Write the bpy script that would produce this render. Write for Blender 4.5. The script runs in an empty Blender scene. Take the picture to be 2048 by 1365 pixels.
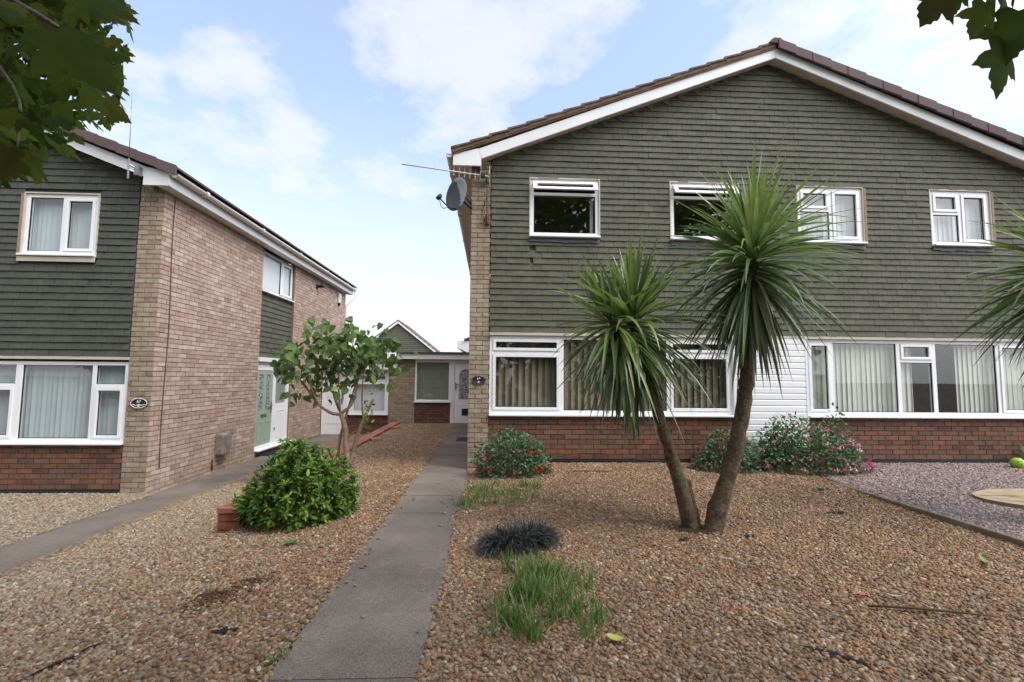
import bpy, bmesh, math, random
import numpy as np
from mathutils import Vector, Matrix
random.seed(7); RNG = np.random.default_rng(11)
scene = bpy.context.scene
COL = scene.collection
R = math.radians

# ------------------------------------------------------------------ camera, sky, sun, exposure
# world axes: x right along the house fronts, y away from the camera, z up; eye level is z = 0
cam_d = bpy.data.cameras.new('camera'); cam = bpy.data.objects.new('camera', cam_d); COL.objects.link(cam)
cam_d.sensor_width = 36; cam_d.lens = 36 * 938 / 2048; cam_d.clip_start = 0.05; cam_d.clip_end = 3000
def cam_matrix(pit, yaw, rol):
    c, s = math.cos(yaw), math.sin(yaw); A = np.array([[c, -s, 0], [s, c, 0], [0, 0, 1]])
    B = np.array([[1, 0, 0], [0, 0, -1], [0, 1, 0]])
    c, s = math.cos(pit), math.sin(pit); P = np.array([[1, 0, 0], [0, c, s], [0, -s, c]])
    c, s = math.cos(rol), math.sin(rol); Q = np.array([[c, -s, 0], [s, c, 0], [0, 0, 1]])
    return Q @ P @ B @ A
CM = cam_matrix(.07647, .0454, .00905)
m = Matrix.Identity(4)
for r in range(3):
    m[r][0], m[r][1], m[r][2] = CM[0][r], -CM[1][r], -CM[2][r]
cam.matrix_world = m
scene.camera = cam

SUN_EL, SUN_AZ = R(52), R(60)       # azimuth from -y (behind the camera) towards +x
world = bpy.data.worlds.new('World'); scene.world = world; world.use_nodes = True
def build_world():
    nt = world.node_tree; nt.nodes.clear(); N = nt.nodes.new; L = nt.links.new
    out = N('ShaderNodeOutputWorld')
    sky = N('ShaderNodeTexSky'); sky.sky_type = 'NISHITA'; sky.sun_disc = False
    sky.sun_elevation = SUN_EL; sky.sun_rotation = math.pi - SUN_AZ
    sky.air_density = 1.0; sky.dust_density = 0.6; sky.ozone_density = 2.0
    bg = N('ShaderNodeBackground'); bg.inputs[1].default_value = 0.185; L(sky.outputs[0], bg.inputs[0])
    tc = N('ShaderNodeTexCoord'); sep = N('ShaderNodeSeparateXYZ'); L(tc.outputs['Generated'], sep.inputs[0])
    def math_(op, a, b=None, clamp=False):
        n = N('ShaderNodeMath'); n.operation = op; n.use_clamp = clamp
        for i, v in enumerate((a, b)):
            if v is None: continue
            if isinstance(v, (int, float)): n.inputs[i].default_value = v
            else: L(v, n.inputs[i])
        return n.outputs[0]
    def sstep(v, a, b, lo=0, hi=1):
        n = N('ShaderNodeMapRange'); n.interpolation_type = 'SMOOTHSTEP'
        L(v, n.inputs[0]); n.inputs[1].default_value = a; n.inputs[2].default_value = b
        n.inputs[3].default_value = lo; n.inputs[4].default_value = hi
        return n.outputs[0]
    zz = math_('ADD', math_('MAXIMUM', sep.outputs[2], 0.0), 0.22)
    u = math_('DIVIDE', sep.outputs[0], zz); v = math_('DIVIDE', sep.outputs[1], zz)
    cb = N('ShaderNodeCombineXYZ'); L(u, cb.inputs[0]); L(v, cb.inputs[1])
    def noise(scale, detail, rough, off=0.0):
        n = N('ShaderNodeTexNoise'); n.inputs['Scale'].default_value = scale
        n.inputs['Detail'].default_value = detail; n.inputs['Roughness'].default_value = rough
        a = N('ShaderNodeVectorMath'); a.operation = 'ADD'; L(cb.outputs[0], a.inputs[0]); a.inputs[1].default_value = (off, off * .7, 0)
        L(a.outputs[0], n.inputs['Vector']); return n.outputs[0]
    n1 = noise(2.6, 9, .62, 3.1); n2 = noise(8.0, 7, .62, 7.7)
    # cloud banks, each a direction, an angular size and a weight
    banks = [((-.42, .82, .46), .13, .8), ((-.08, .80, .56), .17, .95), ((.10, .75, .66), .14, .8), ((-.60, .78, .40), .12, .7), ((.62, .70, .62), .24, .8),
             ((.95, .72, .60), .26, .85), ((-.25, .9, .34), .14, .5), ((-.05, .62, .80), .10, .5), ((-.50, .62, .78), .08, .4)]
    acc = None
    for d, size, w in banks:
        vd = Vector(d).normalized()
        dp = N('ShaderNodeVectorMath'); dp.operation = 'DOT_PRODUCT'; L(tc.outputs['Generated'], dp.inputs[0]); dp.inputs[1].default_value = vd
        b = sstep(dp.outputs['Value'], math.cos(size * 1.5), 1.0, 0, w * .78)
        acc = b if acc is None else math_('MAXIMUM', acc, b)
    nn = math_('ADD', math_('MULTIPLY', math_('SUBTRACT', n1, .5), 1.9), math_('MULTIPLY', math_('SUBTRACT', n2, .5), .55))
    mask = math_('MULTIPLY', sstep(math_('ADD', acc, nn), .10, .80), .88)
    haze = sstep(sep.outputs[2], .0, .54, 1.0, .28)
    back = sstep(sep.outputs[1], -.25, .35, .85, 0)      # unseen broken cloud added behind the camera to light the house fronts
    cov = math_('MAXIMUM', math_('MULTIPLY', mask, .93), math_('MAXIMUM', haze, back))
    bc = N('ShaderNodeBackground'); bc.inputs[0].default_value = (.97, .985, 1.0, 1); 
    sdot = N('ShaderNodeVectorMath'); sdot.operation = 'DOT_PRODUCT'; L(tc.outputs['Generated'], sdot.inputs[0]); sdot.inputs[1].default_value = (math.sin(SUN_AZ) * math.cos(SUN_EL), -math.cos(SUN_AZ) * math.cos(SUN_EL), math.sin(SUN_EL))
    L(sstep(sdot.outputs['Value'], .45, 1.0, .53, 2.6), bc.inputs[1])     # cloud made brighter towards the sun, mostly out of view, to lift the fronts
    mx = N('ShaderNodeMixShader'); L(cov, mx.inputs[0]); L(bg.outputs[0], mx.inputs[1]); L(bc.outputs[0], mx.inputs[2])
    L(mx.outputs[0], out.inputs[0])
build_world()
sun_d = bpy.data.lights.new('sun', 'SUN'); sun = bpy.data.objects.new('sun', sun_d); COL.objects.link(sun)
sun_d.energy = 1.0; sun_d.angle = R(18); sun_d.color = (1.0, .96, .9)
sv = Vector((math.sin(SUN_AZ) * math.cos(SUN_EL), -math.cos(SUN_AZ) * math.cos(SUN_EL), math.sin(SUN_EL)))
sun.rotation_euler = sv.to_track_quat('Z', 'Y').to_euler(); sun.location = (20, -20, 40)
vs = scene.view_settings; vs.view_transform = 'Standard'; vs.look = 'None'; vs.exposure = 0.95; vs.gamma = 1; vs.use_curve_mapping = False
scene.cycles.max_bounces = 8; scene.cycles.transparent_max_bounces = 24
scene.cycles.use_adaptive_sampling = True

# ------------------------------------------------------------------ tags and object helpers
def tag(o, label=None, cat=None, group=None, kind=None):
    if label: o['label'] = label
    if cat: o['category'] = cat
    if group: o['group'] = group
    if kind: o['kind'] = kind
    return o
def thing(name, loc=(0, 0, 0), label=None, cat=None, group=None):
    o = bpy.data.objects.new(name, None); COL.objects.link(o); o.location = loc; o.empty_display_size = .2
    bpy.context.view_layer.update()
    return tag(o, label, cat, group)
def world_loc(o):
    v = Vector((0, 0, 0))
    while o is not None:
        v += o.location; o = o.parent
    return v
def link(name, me, parent=None):
    o = bpy.data.objects.new(name, me); COL.objects.link(o)
    if parent is not None:
        o.parent = parent; o.location = -world_loc(parent)   # meshes are modelled in world coordinates
    return o
class MB:
    """collects shapes into ONE mesh; T maps (u, d, z) to the world, every face carries a random value"""
    def __init__(self, T=None): self.v = []; self.f = []; self.r = []; self.mi = []; self.T = T
    def poly(self, pts, faces, r=None, mi=0):
        b = len(self.v)
        for p in pts:
            self.v.append(tuple(self.T(*p)) if self.T else tuple(p))
        r = random.random() if r is None else r
        for f in faces:
            self.f.append(tuple(b + i for i in f)); self.r.append(r); self.mi.append(mi)
    def box(self, x0, x1, y0, y1, z0, z1, r=None, mi=0):
        p = [(x, y, z) for x in (x0, x1) for y in (y0, y1) for z in (z0, z1)]
        self.poly(p, [(0, 1, 3, 2), (4, 6, 7, 5), (0, 4, 5, 1), (2, 3, 7, 6), (0, 2, 6, 4), (1, 5, 7, 3)], r, mi)
    def prism(self, poly2, a0, a1, axes='xzy', r=None, mi=0):
        """extrude a 2-D outline; axes names where the outline's two coordinates and the extrusion go"""
        n = len(poly2); pts = []
        for a in (a0, a1):
            for (s, t) in poly2:
                d = dict(zip(axes, (s, t, a))); pts.append((d['x'], d['y'], d['z']))
        f = [tuple(range(n)), tuple(range(2 * n - 1, n - 1, -1))] + [(i, (i + 1) % n, n + (i + 1) % n, n + i) for i in range(n)]
        self.poly(pts, f, r, mi)
    def tube(self, pts, rad, n=8, r=None, mi=0, cap=True):
        pts = [Vector(p) for p in pts]; rad = list(rad) if hasattr(rad, '__len__') else [rad] * len(pts)
        vs_ = []; fs = []; up = None
        for i, p in enumerate(pts):
            t = (pts[min(i + 1, len(pts) - 1)] - pts[max(i - 1, 0)]).normalized()
            if up is None: up = t.orthogonal().normalized()
            up = (up - t * up.dot(t)).normalized(); s = t.cross(up)
            for k in range(n):
                a = 2 * math.pi * k / n; vs_.append(p + (up * math.cos(a) + s * math.sin(a)) * rad[i])
        for i in range(len(pts) - 1):
            for k in range(n):
                fs.append((i * n + k, i * n + (k + 1) % n, (i + 1) * n + (k + 1) % n, (i + 1) * n + k))
        if cap: fs += [tuple(range(n - 1, -1, -1)), tuple(range((len(pts) - 1) * n, len(pts) * n))]
        self.poly(vs_, fs, r, mi)
    def disc(self, c, ax1, ax2, n=24, r=None, mi=0):
        c, ax1, ax2 = Vector(c), Vector(ax1), Vector(ax2)
        self.poly([c + ax1 * math.cos(2 * math.pi * k / n) + ax2 * math.sin(2 * math.pi * k / n) for k in range(n)], [tuple(range(n))], r, mi)
    def ball(self, c, rx, ry, rz, nu=12, nv=8, r=None, mi=0, rot=None):
        vs_ = []; fs = []
        for j in range(nv + 1):
            th = math.pi * j / nv
            for i in range(nu):
                a = 2 * math.pi * i / nu; q = Vector((rx * math.sin(th) * math.cos(a), ry * math.sin(th) * math.sin(a), rz * math.cos(th)))
                if rot: q = rot @ q
                vs_.append(Vector(c) + q)
        for j in range(nv):
            for i in range(nu):
                fs.append((j * nu + i, (j + 1) * nu + i, (j + 1) * nu + (i + 1) % nu, j * nu + (i + 1) % nu))
        self.poly(vs_, fs, r, mi)
    def build(self, name, mats, parent=None, smooth=False, bevel=0):
        me = bpy.data.meshes.new(name); me.from_pydata(self.v, [], self.f)
        a = me.attributes.new('rnd', 'FLOAT', 'FACE'); a.data.foreach_set('value', np.array(self.r, np.float32))
        for mt in (mats if isinstance(mats, (list, tuple)) else [mats]): me.materials.append(mt)
        me.polygons.foreach_set('material_index', np.array(self.mi, np.int32))
        if smooth: me.polygons.foreach_set('use_smooth', np.ones(len(self.f), bool))
        me.update()
        o = link(name, me, parent)
        if bevel:
            b = o.modifiers.new('bevel', 'BEVEL'); b.width = bevel; b.segments = 2; b.limit_method = 'ANGLE'
        return o
def bulk(name, V, F, rnd, mat, parent=None, smooth=False):
    """V (n,3), F (m,3): one big triangle mesh"""
    me = bpy.data.meshes.new(name); V = np.ascontiguousarray(V, np.float32); F = np.ascontiguousarray(F, np.int32); k = F.shape[1]
    me.vertices.add(len(V)); me.vertices.foreach_set('co', V.ravel())
    me.loops.add(F.size); me.loops.foreach_set('vertex_index', F.ravel())
    me.polygons.add(len(F)); me.polygons.foreach_set('loop_start', np.arange(0, F.size, k, dtype=np.int32))
    me.update(calc_edges=True)
    a = me.attributes.new('rnd', 'FLOAT', 'FACE'); a.data.foreach_set('value', np.ascontiguousarray(rnd, np.float32))
    if smooth: me.polygons.foreach_set('use_smooth', np.ones(len(F), bool))
    me.materials.append(mat); me.validate()
    return link(name, me, parent)
def spread(base_v, base_f, pos, ax, nrm, size, name, mat, parent=None, rnd=None, smooth=False, wob=0.0):
    """copies one small shape (x = length, y = width, z = normal) to many places as one mesh"""
    n = len(pos); bv = np.array(base_v, float); bf = np.array(base_f, int)
    ax = ax / (np.linalg.norm(ax, axis=1, keepdims=True) + 1e-9)
    side = np.cross(nrm, ax); side /= (np.linalg.norm(side, axis=1, keepdims=True) + 1e-9)
    nn = np.cross(ax, side)
    size = np.asarray(size, float)
    if size.ndim == 1: size = np.stack([size] * 3, 1)
    B = np.broadcast_to(bv, (n,) + bv.shape) * size[:, None, :]
    if wob: B = B * (1 + RNG.normal(0, wob, (n, bv.shape[0], 1)))
    V = pos[:, None, :] + B[:, :, 0:1] * ax[:, None, :] + B[:, :, 1:2] * side[:, None, :] + B[:, :, 2:3] * nn[:, None, :]
    F = bf[None] + (np.arange(n) * len(bv))[:, None, None]
    rnd = RNG.random(n) if rnd is None else rnd
    return bulk(name, V.reshape(-1, 3), F.reshape(-1, bf.shape[1]), np.repeat(rnd, len(bf)), mat, parent, smooth)
def sst(a, b, v):
    t = np.clip((v - a) / (b - a), 0, 1); return t * t * (3 - 2 * t)

# ------------------------------------------------------------------ materials
def mat(name, stops=None, col=(.5, .5, .5), rough=.7, spec=.3, noise=0.0, nscale=20, bump=0.0, bscale=60, metal=0.0, trans=0.0, coat=0.0, sheet=None):
    """stops: colours picked by each face's random value; noise: blotchy darkening with a shape of its own"""
    mt = bpy.data.materials.new(name); mt.use_nodes = True; nt = mt.node_tree; N = nt.nodes.new; L = nt.links.new
    p = nt.nodes['Principled BSDF']; p.inputs['Roughness'].default_value = rough; p.inputs['Specular IOR Level'].default_value = spec
    p.inputs['Metallic'].default_value = metal; p.inputs['Coat Weight'].default_value = coat
    if stops:
        at = N('ShaderNodeAttribute'); at.attribute_name = 'rnd'
        cr = N('ShaderNodeValToRGB'); cr.color_ramp.interpolation = 'LINEAR'; el = cr.color_ramp.elements
        while len(el) < len(stops): el.new(.5)
        for i, c in enumerate(stops): el[i].position = i / max(1, len(stops) - 1); el[i].color = (*c, 1)
        L(at.outputs['Fac'], cr.inputs[0]); c_out = cr.outputs[0]
    else:
        rgb = N('ShaderNodeRGB'); rgb.outputs[0].default_value = (*col, 1); c_out = rgb.outputs[0]
    tc = N('ShaderNodeTexCoord')
    if noise:
        nz = N('ShaderNodeTexNoise'); nz.inputs['Scale'].default_value = nscale; nz.inputs['Detail'].default_value = 6; L(tc.outputs['Object'], nz.inputs['Vector'])
        mr = N('ShaderNodeMapRange'); L(nz.outputs[0], mr.inputs[0]); mr.inputs[1].default_value = .3; mr.inputs[2].default_value = .7
        mr.inputs[3].default_value = 1 - noise; mr.inputs[4].default_value = 1 + noise * .6
        mx = N('ShaderNodeVectorMath'); mx.operation = 'SCALE'; L(c_out, mx.inputs[0]); L(mr.outputs[0], mx.inputs['Scale']); c_out = mx.outputs[0]
    if sheet: c_out = sheet(nt, c_out, tc)
    L(c_out, p.inputs['Base Color'])
    if bump:
        bz = N('ShaderNodeTexNoise'); bz.inputs['Scale'].default_value = bscale; bz.inputs['Detail'].default_value = 5; L(tc.outputs['Object'], bz.inputs['Vector'])
        bp = N('ShaderNodeBump'); bp.inputs['Strength'].default_value = bump; bp.inputs['Distance'].default_value = .01; L(bz.outputs[0], bp.inputs['Height']); L(bp.outputs[0], p.inputs['Normal'])
    if trans:
        tr = N('ShaderNodeBsdfTranslucent'); L(c_out, tr.inputs[0]); ms = N('ShaderNodeMixShader'); ms.inputs[0].default_value = trans
        L(p.outputs[0], ms.inputs[1]); L(tr.outputs[0], ms.inputs[2]); L(ms.outputs[0], nt.nodes['Material Output'].inputs[0])
    return mt
def glass_mat(name, tint=(.88, .90, .90), boost=2.9, rough=0.0):
    mt = bpy.data.materials.new(name); mt.use_nodes = True; nt = mt.node_tree; nt.nodes.clear(); N = nt.nodes.new; L = nt.links.new
    out = N('ShaderNodeOutputMaterial'); fr = N('ShaderNodeLayerWeight'); fr.inputs[0].default_value = .5
    pw = N('ShaderNodeMath'); pw.operation = 'POWER'; L(fr.outputs['Facing'], pw.inputs[0]); pw.inputs[1].default_value = 5
    mu = N('ShaderNodeMath'); mu.operation = 'MULTIPLY_ADD'; mu.use_clamp = True; L(pw.outputs[0], mu.inputs[0]); mu.inputs[1].default_value = .9; mu.inputs[2].default_value = .045 * boost
    tr = N('ShaderNodeBsdfTransparent'); tr.inputs[0].default_value = (*tint, 1)
    gl = N('ShaderNodeBsdfGlossy'); gl.inputs['Roughness'].default_value = rough
    ms = N('ShaderNodeMixShader'); L(mu.outputs[0], ms.inputs[0]); L(tr.outputs[0], ms.inputs[1]); L(gl.outputs[0], ms.inputs[2]); L(ms.outputs[0], out.inputs[0])
    return mt
def frosted_mat():
    mt = bpy.data.materials.new('patterned_glass'); mt.use_nodes = True; nt = mt.node_tree; N = nt.nodes.new; L = nt.links.new
    p = nt.nodes['Principled BSDF']; p.inputs['Roughness'].default_value = .12
    tc = N('ShaderNodeTexCoord'); vo = N('ShaderNodeTexVoronoi'); vo.inputs['Scale'].default_value = 62; L(tc.outputs['Object'], vo.inputs['Vector'])
    cr = N('ShaderNodeValToRGB'); cr.color_ramp.elements[0].position = .38; cr.color_ramp.elements[0].color = (.02, .022, .025, 1); cr.color_ramp.elements[1].position = .55; cr.color_ramp.elements[1].color = (.42, .45, .47, 1)
    L(vo.outputs['Color'], cr.inputs[0]); L(cr.outputs[0], p.inputs['Base Color'])
    bp = N('ShaderNodeBump'); bp.inputs['Strength'].default_value = .5; bp.inputs['Distance'].default_value = .01; L(vo.outputs['Distance'], bp.inputs['Height']); L(bp.outputs[0], p.inputs['Normal'])
    return mt
M = {}
M['buff'] = mat('buff_brick', [(0.339, 0.231, 0.178), (0.419, 0.300, 0.237), (0.468, 0.350, 0.282), (0.389, 0.271, 0.212), (0.528, 0.414, 0.346), (0.448, 0.325, 0.262), (0.379, 0.286, 0.228)], rough=.9, spec=.15, noise=.16, nscale=9, bump=.5, bscale=120)
M['buff_pier'] = mat('buff_pier_brick', [(.26, .195, .14), (.33, .26, .19), (.37, .30, .225), (.32, .23, .17), (.35, .295, .21), (.39, .32, .24)], rough=.9, spec=.15, noise=.2, nscale=8, bump=.5, bscale=120)
M['red'] = mat('red_brown_brick', [(0.094, 0.053, 0.039), (0.150, 0.073, 0.051), (0.173, 0.089, 0.062), (0.210, 0.087, 0.052), (0.138, 0.079, 0.059), (0.186, 0.105, 0.071), (0.114, 0.077, 0.063), (0.161, 0.076, 0.053)], rough=.85, spec=.2, noise=.15, nscale=10, bump=.4, bscale=120)
M['mortar_dark'] = mat('dark_mortar', col=(.055, .036, .028), rough=.95, noise=.2)
M['mortar'] = mat('tan_mortar', col=(.21, .15, .115), rough=.95, noise=.25, nscale=14)
M['tile'] = mat('green_tile', [(.086, .087, .063), (.096, .096, .070), (.104, .103, .077), (.093, .093, .069), (.101, .099, .075), (.112, .109, .084)], rough=.75, spec=.3, noise=.13, nscale=5, bump=.25, bscale=50)
M['tile67'] = mat('dark_green_tile', [(.063, .066, .055), (.069, .072, .060), (.075, .077, .065), (.066, .069, .057)], rough=.75, spec=.3, noise=.13, nscale=5, bump=.25, bscale=50)
M['upvc'] = mat('white_upvc', col=(.80, .80, .82), rough=.35, spec=.5, noise=.02, nscale=3)
M['upvc2'] = mat('white_fascia', col=(.74, .745, .755), rough=.45, spec=.4, noise=.05, nscale=3)
M['cream'] = mat('cream_gutter', col=(.66, .62, .55), rough=.5, spec=.35, noise=.06, nscale=4)
M['soffit'] = mat('soffit', col=(.56, .48, .40), rough=.6, noise=.1, nscale=5)
M['soffit2'] = mat('pale_soffit', col=(.66, .63, .60), rough=.6, noise=.06, nscale=5)
M['roof_brown'] = mat('brown_roof_tile', [(.13, .085, .06), (.17, .115, .08), (.15, .10, .075)], rough=.9, noise=.35, nscale=12, bump=.6, bscale=50)
M['roof_purple'] = mat('purple_roof_tile', [(.105, .07, .072), (.12, .08, .08), (.098, .066, .068)], rough=.75, noise=.08, nscale=6)
M['wood'] = mat('timber_reveal', col=(.30, .205, .15), rough=.8, noise=.2, nscale=12)
M['lintel'] = mat('lintel_paint', col=(.52, .46, .39), rough=.7, noise=.12, nscale=6)
M['lead'] = mat('lead_flashing', col=(.10, .10, .115), rough=.6, noise=.3, nscale=10)
M['batten'] = mat('dark_felt', col=(.058, .060, .045), rough=.95)
M['bitumen'] = mat('black_plinth', col=(.022, .023, .027), rough=.8, noise=.3, nscale=8)
M['glass'] = glass_mat('window_glass')
M['glass_dark'] = glass_mat('window_glass_grey', (.72, .74, .74), 1.7)
M['frost'] = frosted_mat()
M['blind_tan'] = mat('tan_blind', [(.27, .225, .16), (.31, .26, .19), (.285, .24, .17)], rough=.9, spec=.1)
M['blind_grey'] = mat('grey_blind', [(.55, .61, .63), (.60, .66, .68)], rough=.85, spec=.1)
M['blind_cream'] = mat('cream_blind', [(.74, .75, .67), (.78, .78, .70)], rough=.85, spec=.1)
M['blind_white'] = mat('white_blind', [(.82, .84, .87), (.86, .87, .89)], rough=.85, spec=.1)
M['blind_sage'] = mat('sage_blind', [(.36, .37, .31), (.40, .41, .35)], rough=.8, spec=.2)
M['dark'] = mat('dark_room', col=(.36, .345, .32), rough=.9)
M['black'] = mat('black_plastic', col=(.02, .02, .022), rough=.5)
M['grey_metal'] = mat('grey_metal', col=(.26, .26, .27), rough=.4, metal=.7)
M['alu'] = mat('aluminium', col=(.55, .55, .56), rough=.4, metal=.6)
M['rust'] = mat('rusty_bracket', col=(.13, .075, .055), rough=.8, noise=.3)
M['vent'] = mat('tarnished_metal', col=(.30, .26, .22), rough=.5, metal=.35, noise=.3, nscale=9)
M['door_green'] = mat('sage_green_door', col=(.29, .38, .30), rough=.45, spec=.4)
M['felt'] = mat('roofing_felt', col=(.085, .085, .085), rough=.95, noise=.3, nscale=8, bump=.5)
M['coping'] = mat('red_coping_brick', [(.34, .135, .095), (.40, .165, .12), (.30, .115, .08)], rough=.85, noise=.15, nscale=8, bump=.4)
M['blockred'] = mat('red_garden_brick', [(.26, .085, .05), (.20, .07, .045), (.30, .11, .065)], rough=.85, noise=.25, nscale=10, bump=.4)
M['kerb'] = mat('concrete_edging', col=(.215, .175, .12), rough=.95, noise=.35, nscale=9, bump=.6, bscale=80)
M['mat'] = mat('rubber_mat', col=(.03, .03, .033), rough=.9)
M['matgrey'] = mat('grey_mat', col=(.075, .075, .08), rough=.95, noise=.2, nscale=30)
def concrete_sheet(nt, c, tc):
    N = nt.nodes.new; L = nt.links.new
    n = N('ShaderNodeTexNoise'); n.inputs['Scale'].default_value = 130; n.inputs['Detail'].default_value = 3; L(tc.outputs['Object'], n.inputs['Vector'])
    cr = N('ShaderNodeValToRGB'); e = cr.color_ramp.elements; e[0].position = .35; e[0].color = (.72, .72, .72, 1); e[1].position = .72; e[1].color = (1.55, 1.52, 1.5, 1)
    L(n.outputs[0], cr.inputs[0]); mx = N('ShaderNodeVectorMath'); mx.operation = 'MULTIPLY'; L(c, mx.inputs[0]); L(cr.outputs[0], mx.inputs[1]); c = mx.outputs[0]
    n2 = N('ShaderNodeTexNoise'); n2.inputs['Scale'].default_value = 1.3; n2.inputs['Detail'].default_value = 7; n2.inputs['Roughness'].default_value = .65; L(tc.outputs['Object'], n2.inputs['Vector'])
    mr = N('ShaderNodeMapRange'); L(n2.outputs[0], mr.inputs[0]); mr.inputs[1].default_value = .3; mr.inputs[2].default_value = .7; mr.inputs[3].default_value = .68; mr.inputs[4].default_value = 1.26
    sc = N('ShaderNodeVectorMath'); sc.operation = 'SCALE'; L(c, sc.inputs[0]); L(mr.outputs[0], sc.inputs['Scale']); return sc.outputs[0]
M['concrete'] = mat('path_concrete', [(0.149, 0.124, 0.105), (0.169, 0.142, 0.120), (0.158, 0.132, 0.112)], rough=.95, spec=.15, bump=.5, bscale=160, sheet=concrete_sheet)
def gravel_sheet(a, b, c):
    def f(nt, col, tc):
        N = nt.nodes.new; L = nt.links.new
        v = N('ShaderNodeTexVoronoi'); v.inputs['Scale'].default_value = 42; L(tc.outputs['Object'], v.inputs['Vector'])
        s = N('ShaderNodeSeparateColor'); L(v.outputs['Color'], s.inputs[0])
        cr = N('ShaderNodeValToRGB'); e = cr.color_ramp.elements; e.new(.5); 
        for i, q in enumerate((a, b, c)): e[i].position = i / 2; e[i].color = (*q, 1)
        L(s.outputs[0], cr.inputs[0])
        return cr.outputs[0]
    return f
M['gravel_bed'] = mat('gravel_bed', rough=.95, bump=.8, bscale=60, sheet=gravel_sheet((.07, .05, .032), (.20, .14, .085), (.30, .22, .14)))
M['gravel_pale_bed'] = mat('pale_gravel_bed', rough=.95, bump=.8, bscale=60, sheet=gravel_sheet((.07, .055, .04), (.17, .14, .10), (.25, .22, .17)))
M['slate_bed'] = mat('slate_bed', rough=.95, bump=.8, bscale=60, sheet=gravel_sheet((.06, .045, .046), (.13, .10, .10), (.18, .14, .145)))
M['pebble'] = mat('river_pebble', [(0.070, 0.041, 0.024), (0.313, 0.196, 0.109), (0.238, 0.118, 0.053), (0.366, 0.257, 0.164), (0.140, 0.077, 0.040), (0.291, 0.159, 0.072), (0.238, 0.185, 0.142), (0.108, 0.072, 0.049), (0.345, 0.185, 0.082), (0.194, 0.118, 0.066), (0.495, 0.401, 0.306), (0.151, 0.118, 0.096), (0.238, 0.093, 0.040), (0.302, 0.206, 0.126), (0.269, 0.159, 0.085)], rough=.75, spec=.25, noise=.2, nscale=3)
M['pebble_pale'] = mat('pale_pebble', [(0.130, 0.091, 0.059), (0.330, 0.254, 0.171), (0.290, 0.192, 0.108), (0.380, 0.307, 0.216), (0.220, 0.168, 0.113), (0.330, 0.216, 0.126), (0.330, 0.283, 0.221), (0.190, 0.149, 0.108), (0.480, 0.413, 0.315), (0.270, 0.216, 0.158)], rough=.75, spec=.25, noise=.15, nscale=80)
M['slate'] = mat('plum_slate_chip', [(0.168, 0.125, 0.116), (0.273, 0.205, 0.189), (0.347, 0.270, 0.247), (0.231, 0.165, 0.150), (0.420, 0.330, 0.301), (0.304, 0.220, 0.199), (0.210, 0.165, 0.155)], rough=.75, spec=.3)
M['ground'] = mat('earth', col=(.12, .10, .07), rough=.95, noise=.3, nscale=2)
M['soil'] = mat('dark_soil', col=(.05, .026, .016), rough=1, noise=.4, nscale=20, bump=.8)
M['membrane'] = mat('weed_membrane', col=(.012, .012, .013), rough=.85)
M['sandstone'] = mat('sandstone_slab', col=(.36, .28, .18), rough=.9, noise=.25, nscale=7, bump=.4)
M['bark'] = mat('cordyline_bark', [(.105, .075, .048), (.135, .098, .062), (.085, .062, .042), (.15, .11, .07)], rough=.95, noise=.5, nscale=30, bump=1.0, bscale=60)
M['bark_lilac'] = mat('lilac_bark', [(.24, .17, .11), (.28, .20, .135)], rough=.9, noise=.3, nscale=20, bump=.6, bscale=60)
M['bark_maple'] = mat('maple_bark', [(.10, .085, .07), (.12, .10, .08)], rough=.95, noise=.35, nscale=16, bump=.8)
def leafmat(name, stops, rough=.5, trans=.3, spec=.4): return mat(name, stops, rough=rough, spec=spec, trans=trans, noise=.22, nscale=14)
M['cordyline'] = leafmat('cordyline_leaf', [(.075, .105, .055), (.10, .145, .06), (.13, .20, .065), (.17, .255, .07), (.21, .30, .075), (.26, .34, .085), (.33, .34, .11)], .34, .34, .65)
M['cordyline_old'] = leafmat('cordyline_dead', [(.20, .16, .07), (.13, .11, .05), (.25, .17, .08)], .6, .2)
M['maple'] = leafmat('maple_leaf', [(.04, .066, .012), (.06, .092, .015), (.08, .115, .018), (.05, .074, .014), (.10, .13, .02), (.065, .052, .014)], .75, .55, .12)
M['lilac'] = leafmat('lilac_leaf', [(0.075, 0.138, 0.044), (0.112, 0.190, 0.055), (0.094, 0.161, 0.055), (0.175, 0.265, 0.066), (0.125, 0.207, 0.066), (0.225, 0.310, 0.077)], .5, .35, .35)
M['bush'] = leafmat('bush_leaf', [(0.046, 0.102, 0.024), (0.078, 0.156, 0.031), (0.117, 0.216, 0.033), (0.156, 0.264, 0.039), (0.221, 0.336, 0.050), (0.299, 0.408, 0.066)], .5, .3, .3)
M['fuchsia'] = leafmat('fuchsia_leaf', [(.05, .115, .06), (.075, .155, .07), (.12, .20, .10), (.065, .14, .06), (.10, .18, .08)], .5, .25)
M['fuchsia2'] = leafmat('fuchsia_leaf_fresh', [(.06, .125, .05), (.085, .165, .06), (.13, .21, .08), (.07, .15, .055)], .5, .25)
M['fl_red'] = leafmat('red_flower', [(.60, .015, .03), (.72, .03, .045), (.5, .012, .025)], .5, .35)
M['fl_pink'] = leafmat('pink_flower', [(.55, .10, .22), (.48, .05, .20), (.80, .62, .62), (.72, .45, .48)], .5, .3)
M['mondo'] = leafmat('black_grass', [(.024, .024, .022), (.05, .05, .046), (.034, .034, .032), (.068, .069, .062)], .4, .1, .5)
M['grass'] = leafmat('green_grass', [(0.100, 0.200, 0.044), (0.150, 0.275, 0.062), (0.088, 0.175, 0.044), (0.200, 0.312, 0.081), (0.325, 0.325, 0.138), (0.163, 0.263, 0.075)], .5, .35)
M['twig'] = mat('dry_twig', col=(.09, .06, .035), rough=.9)
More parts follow.
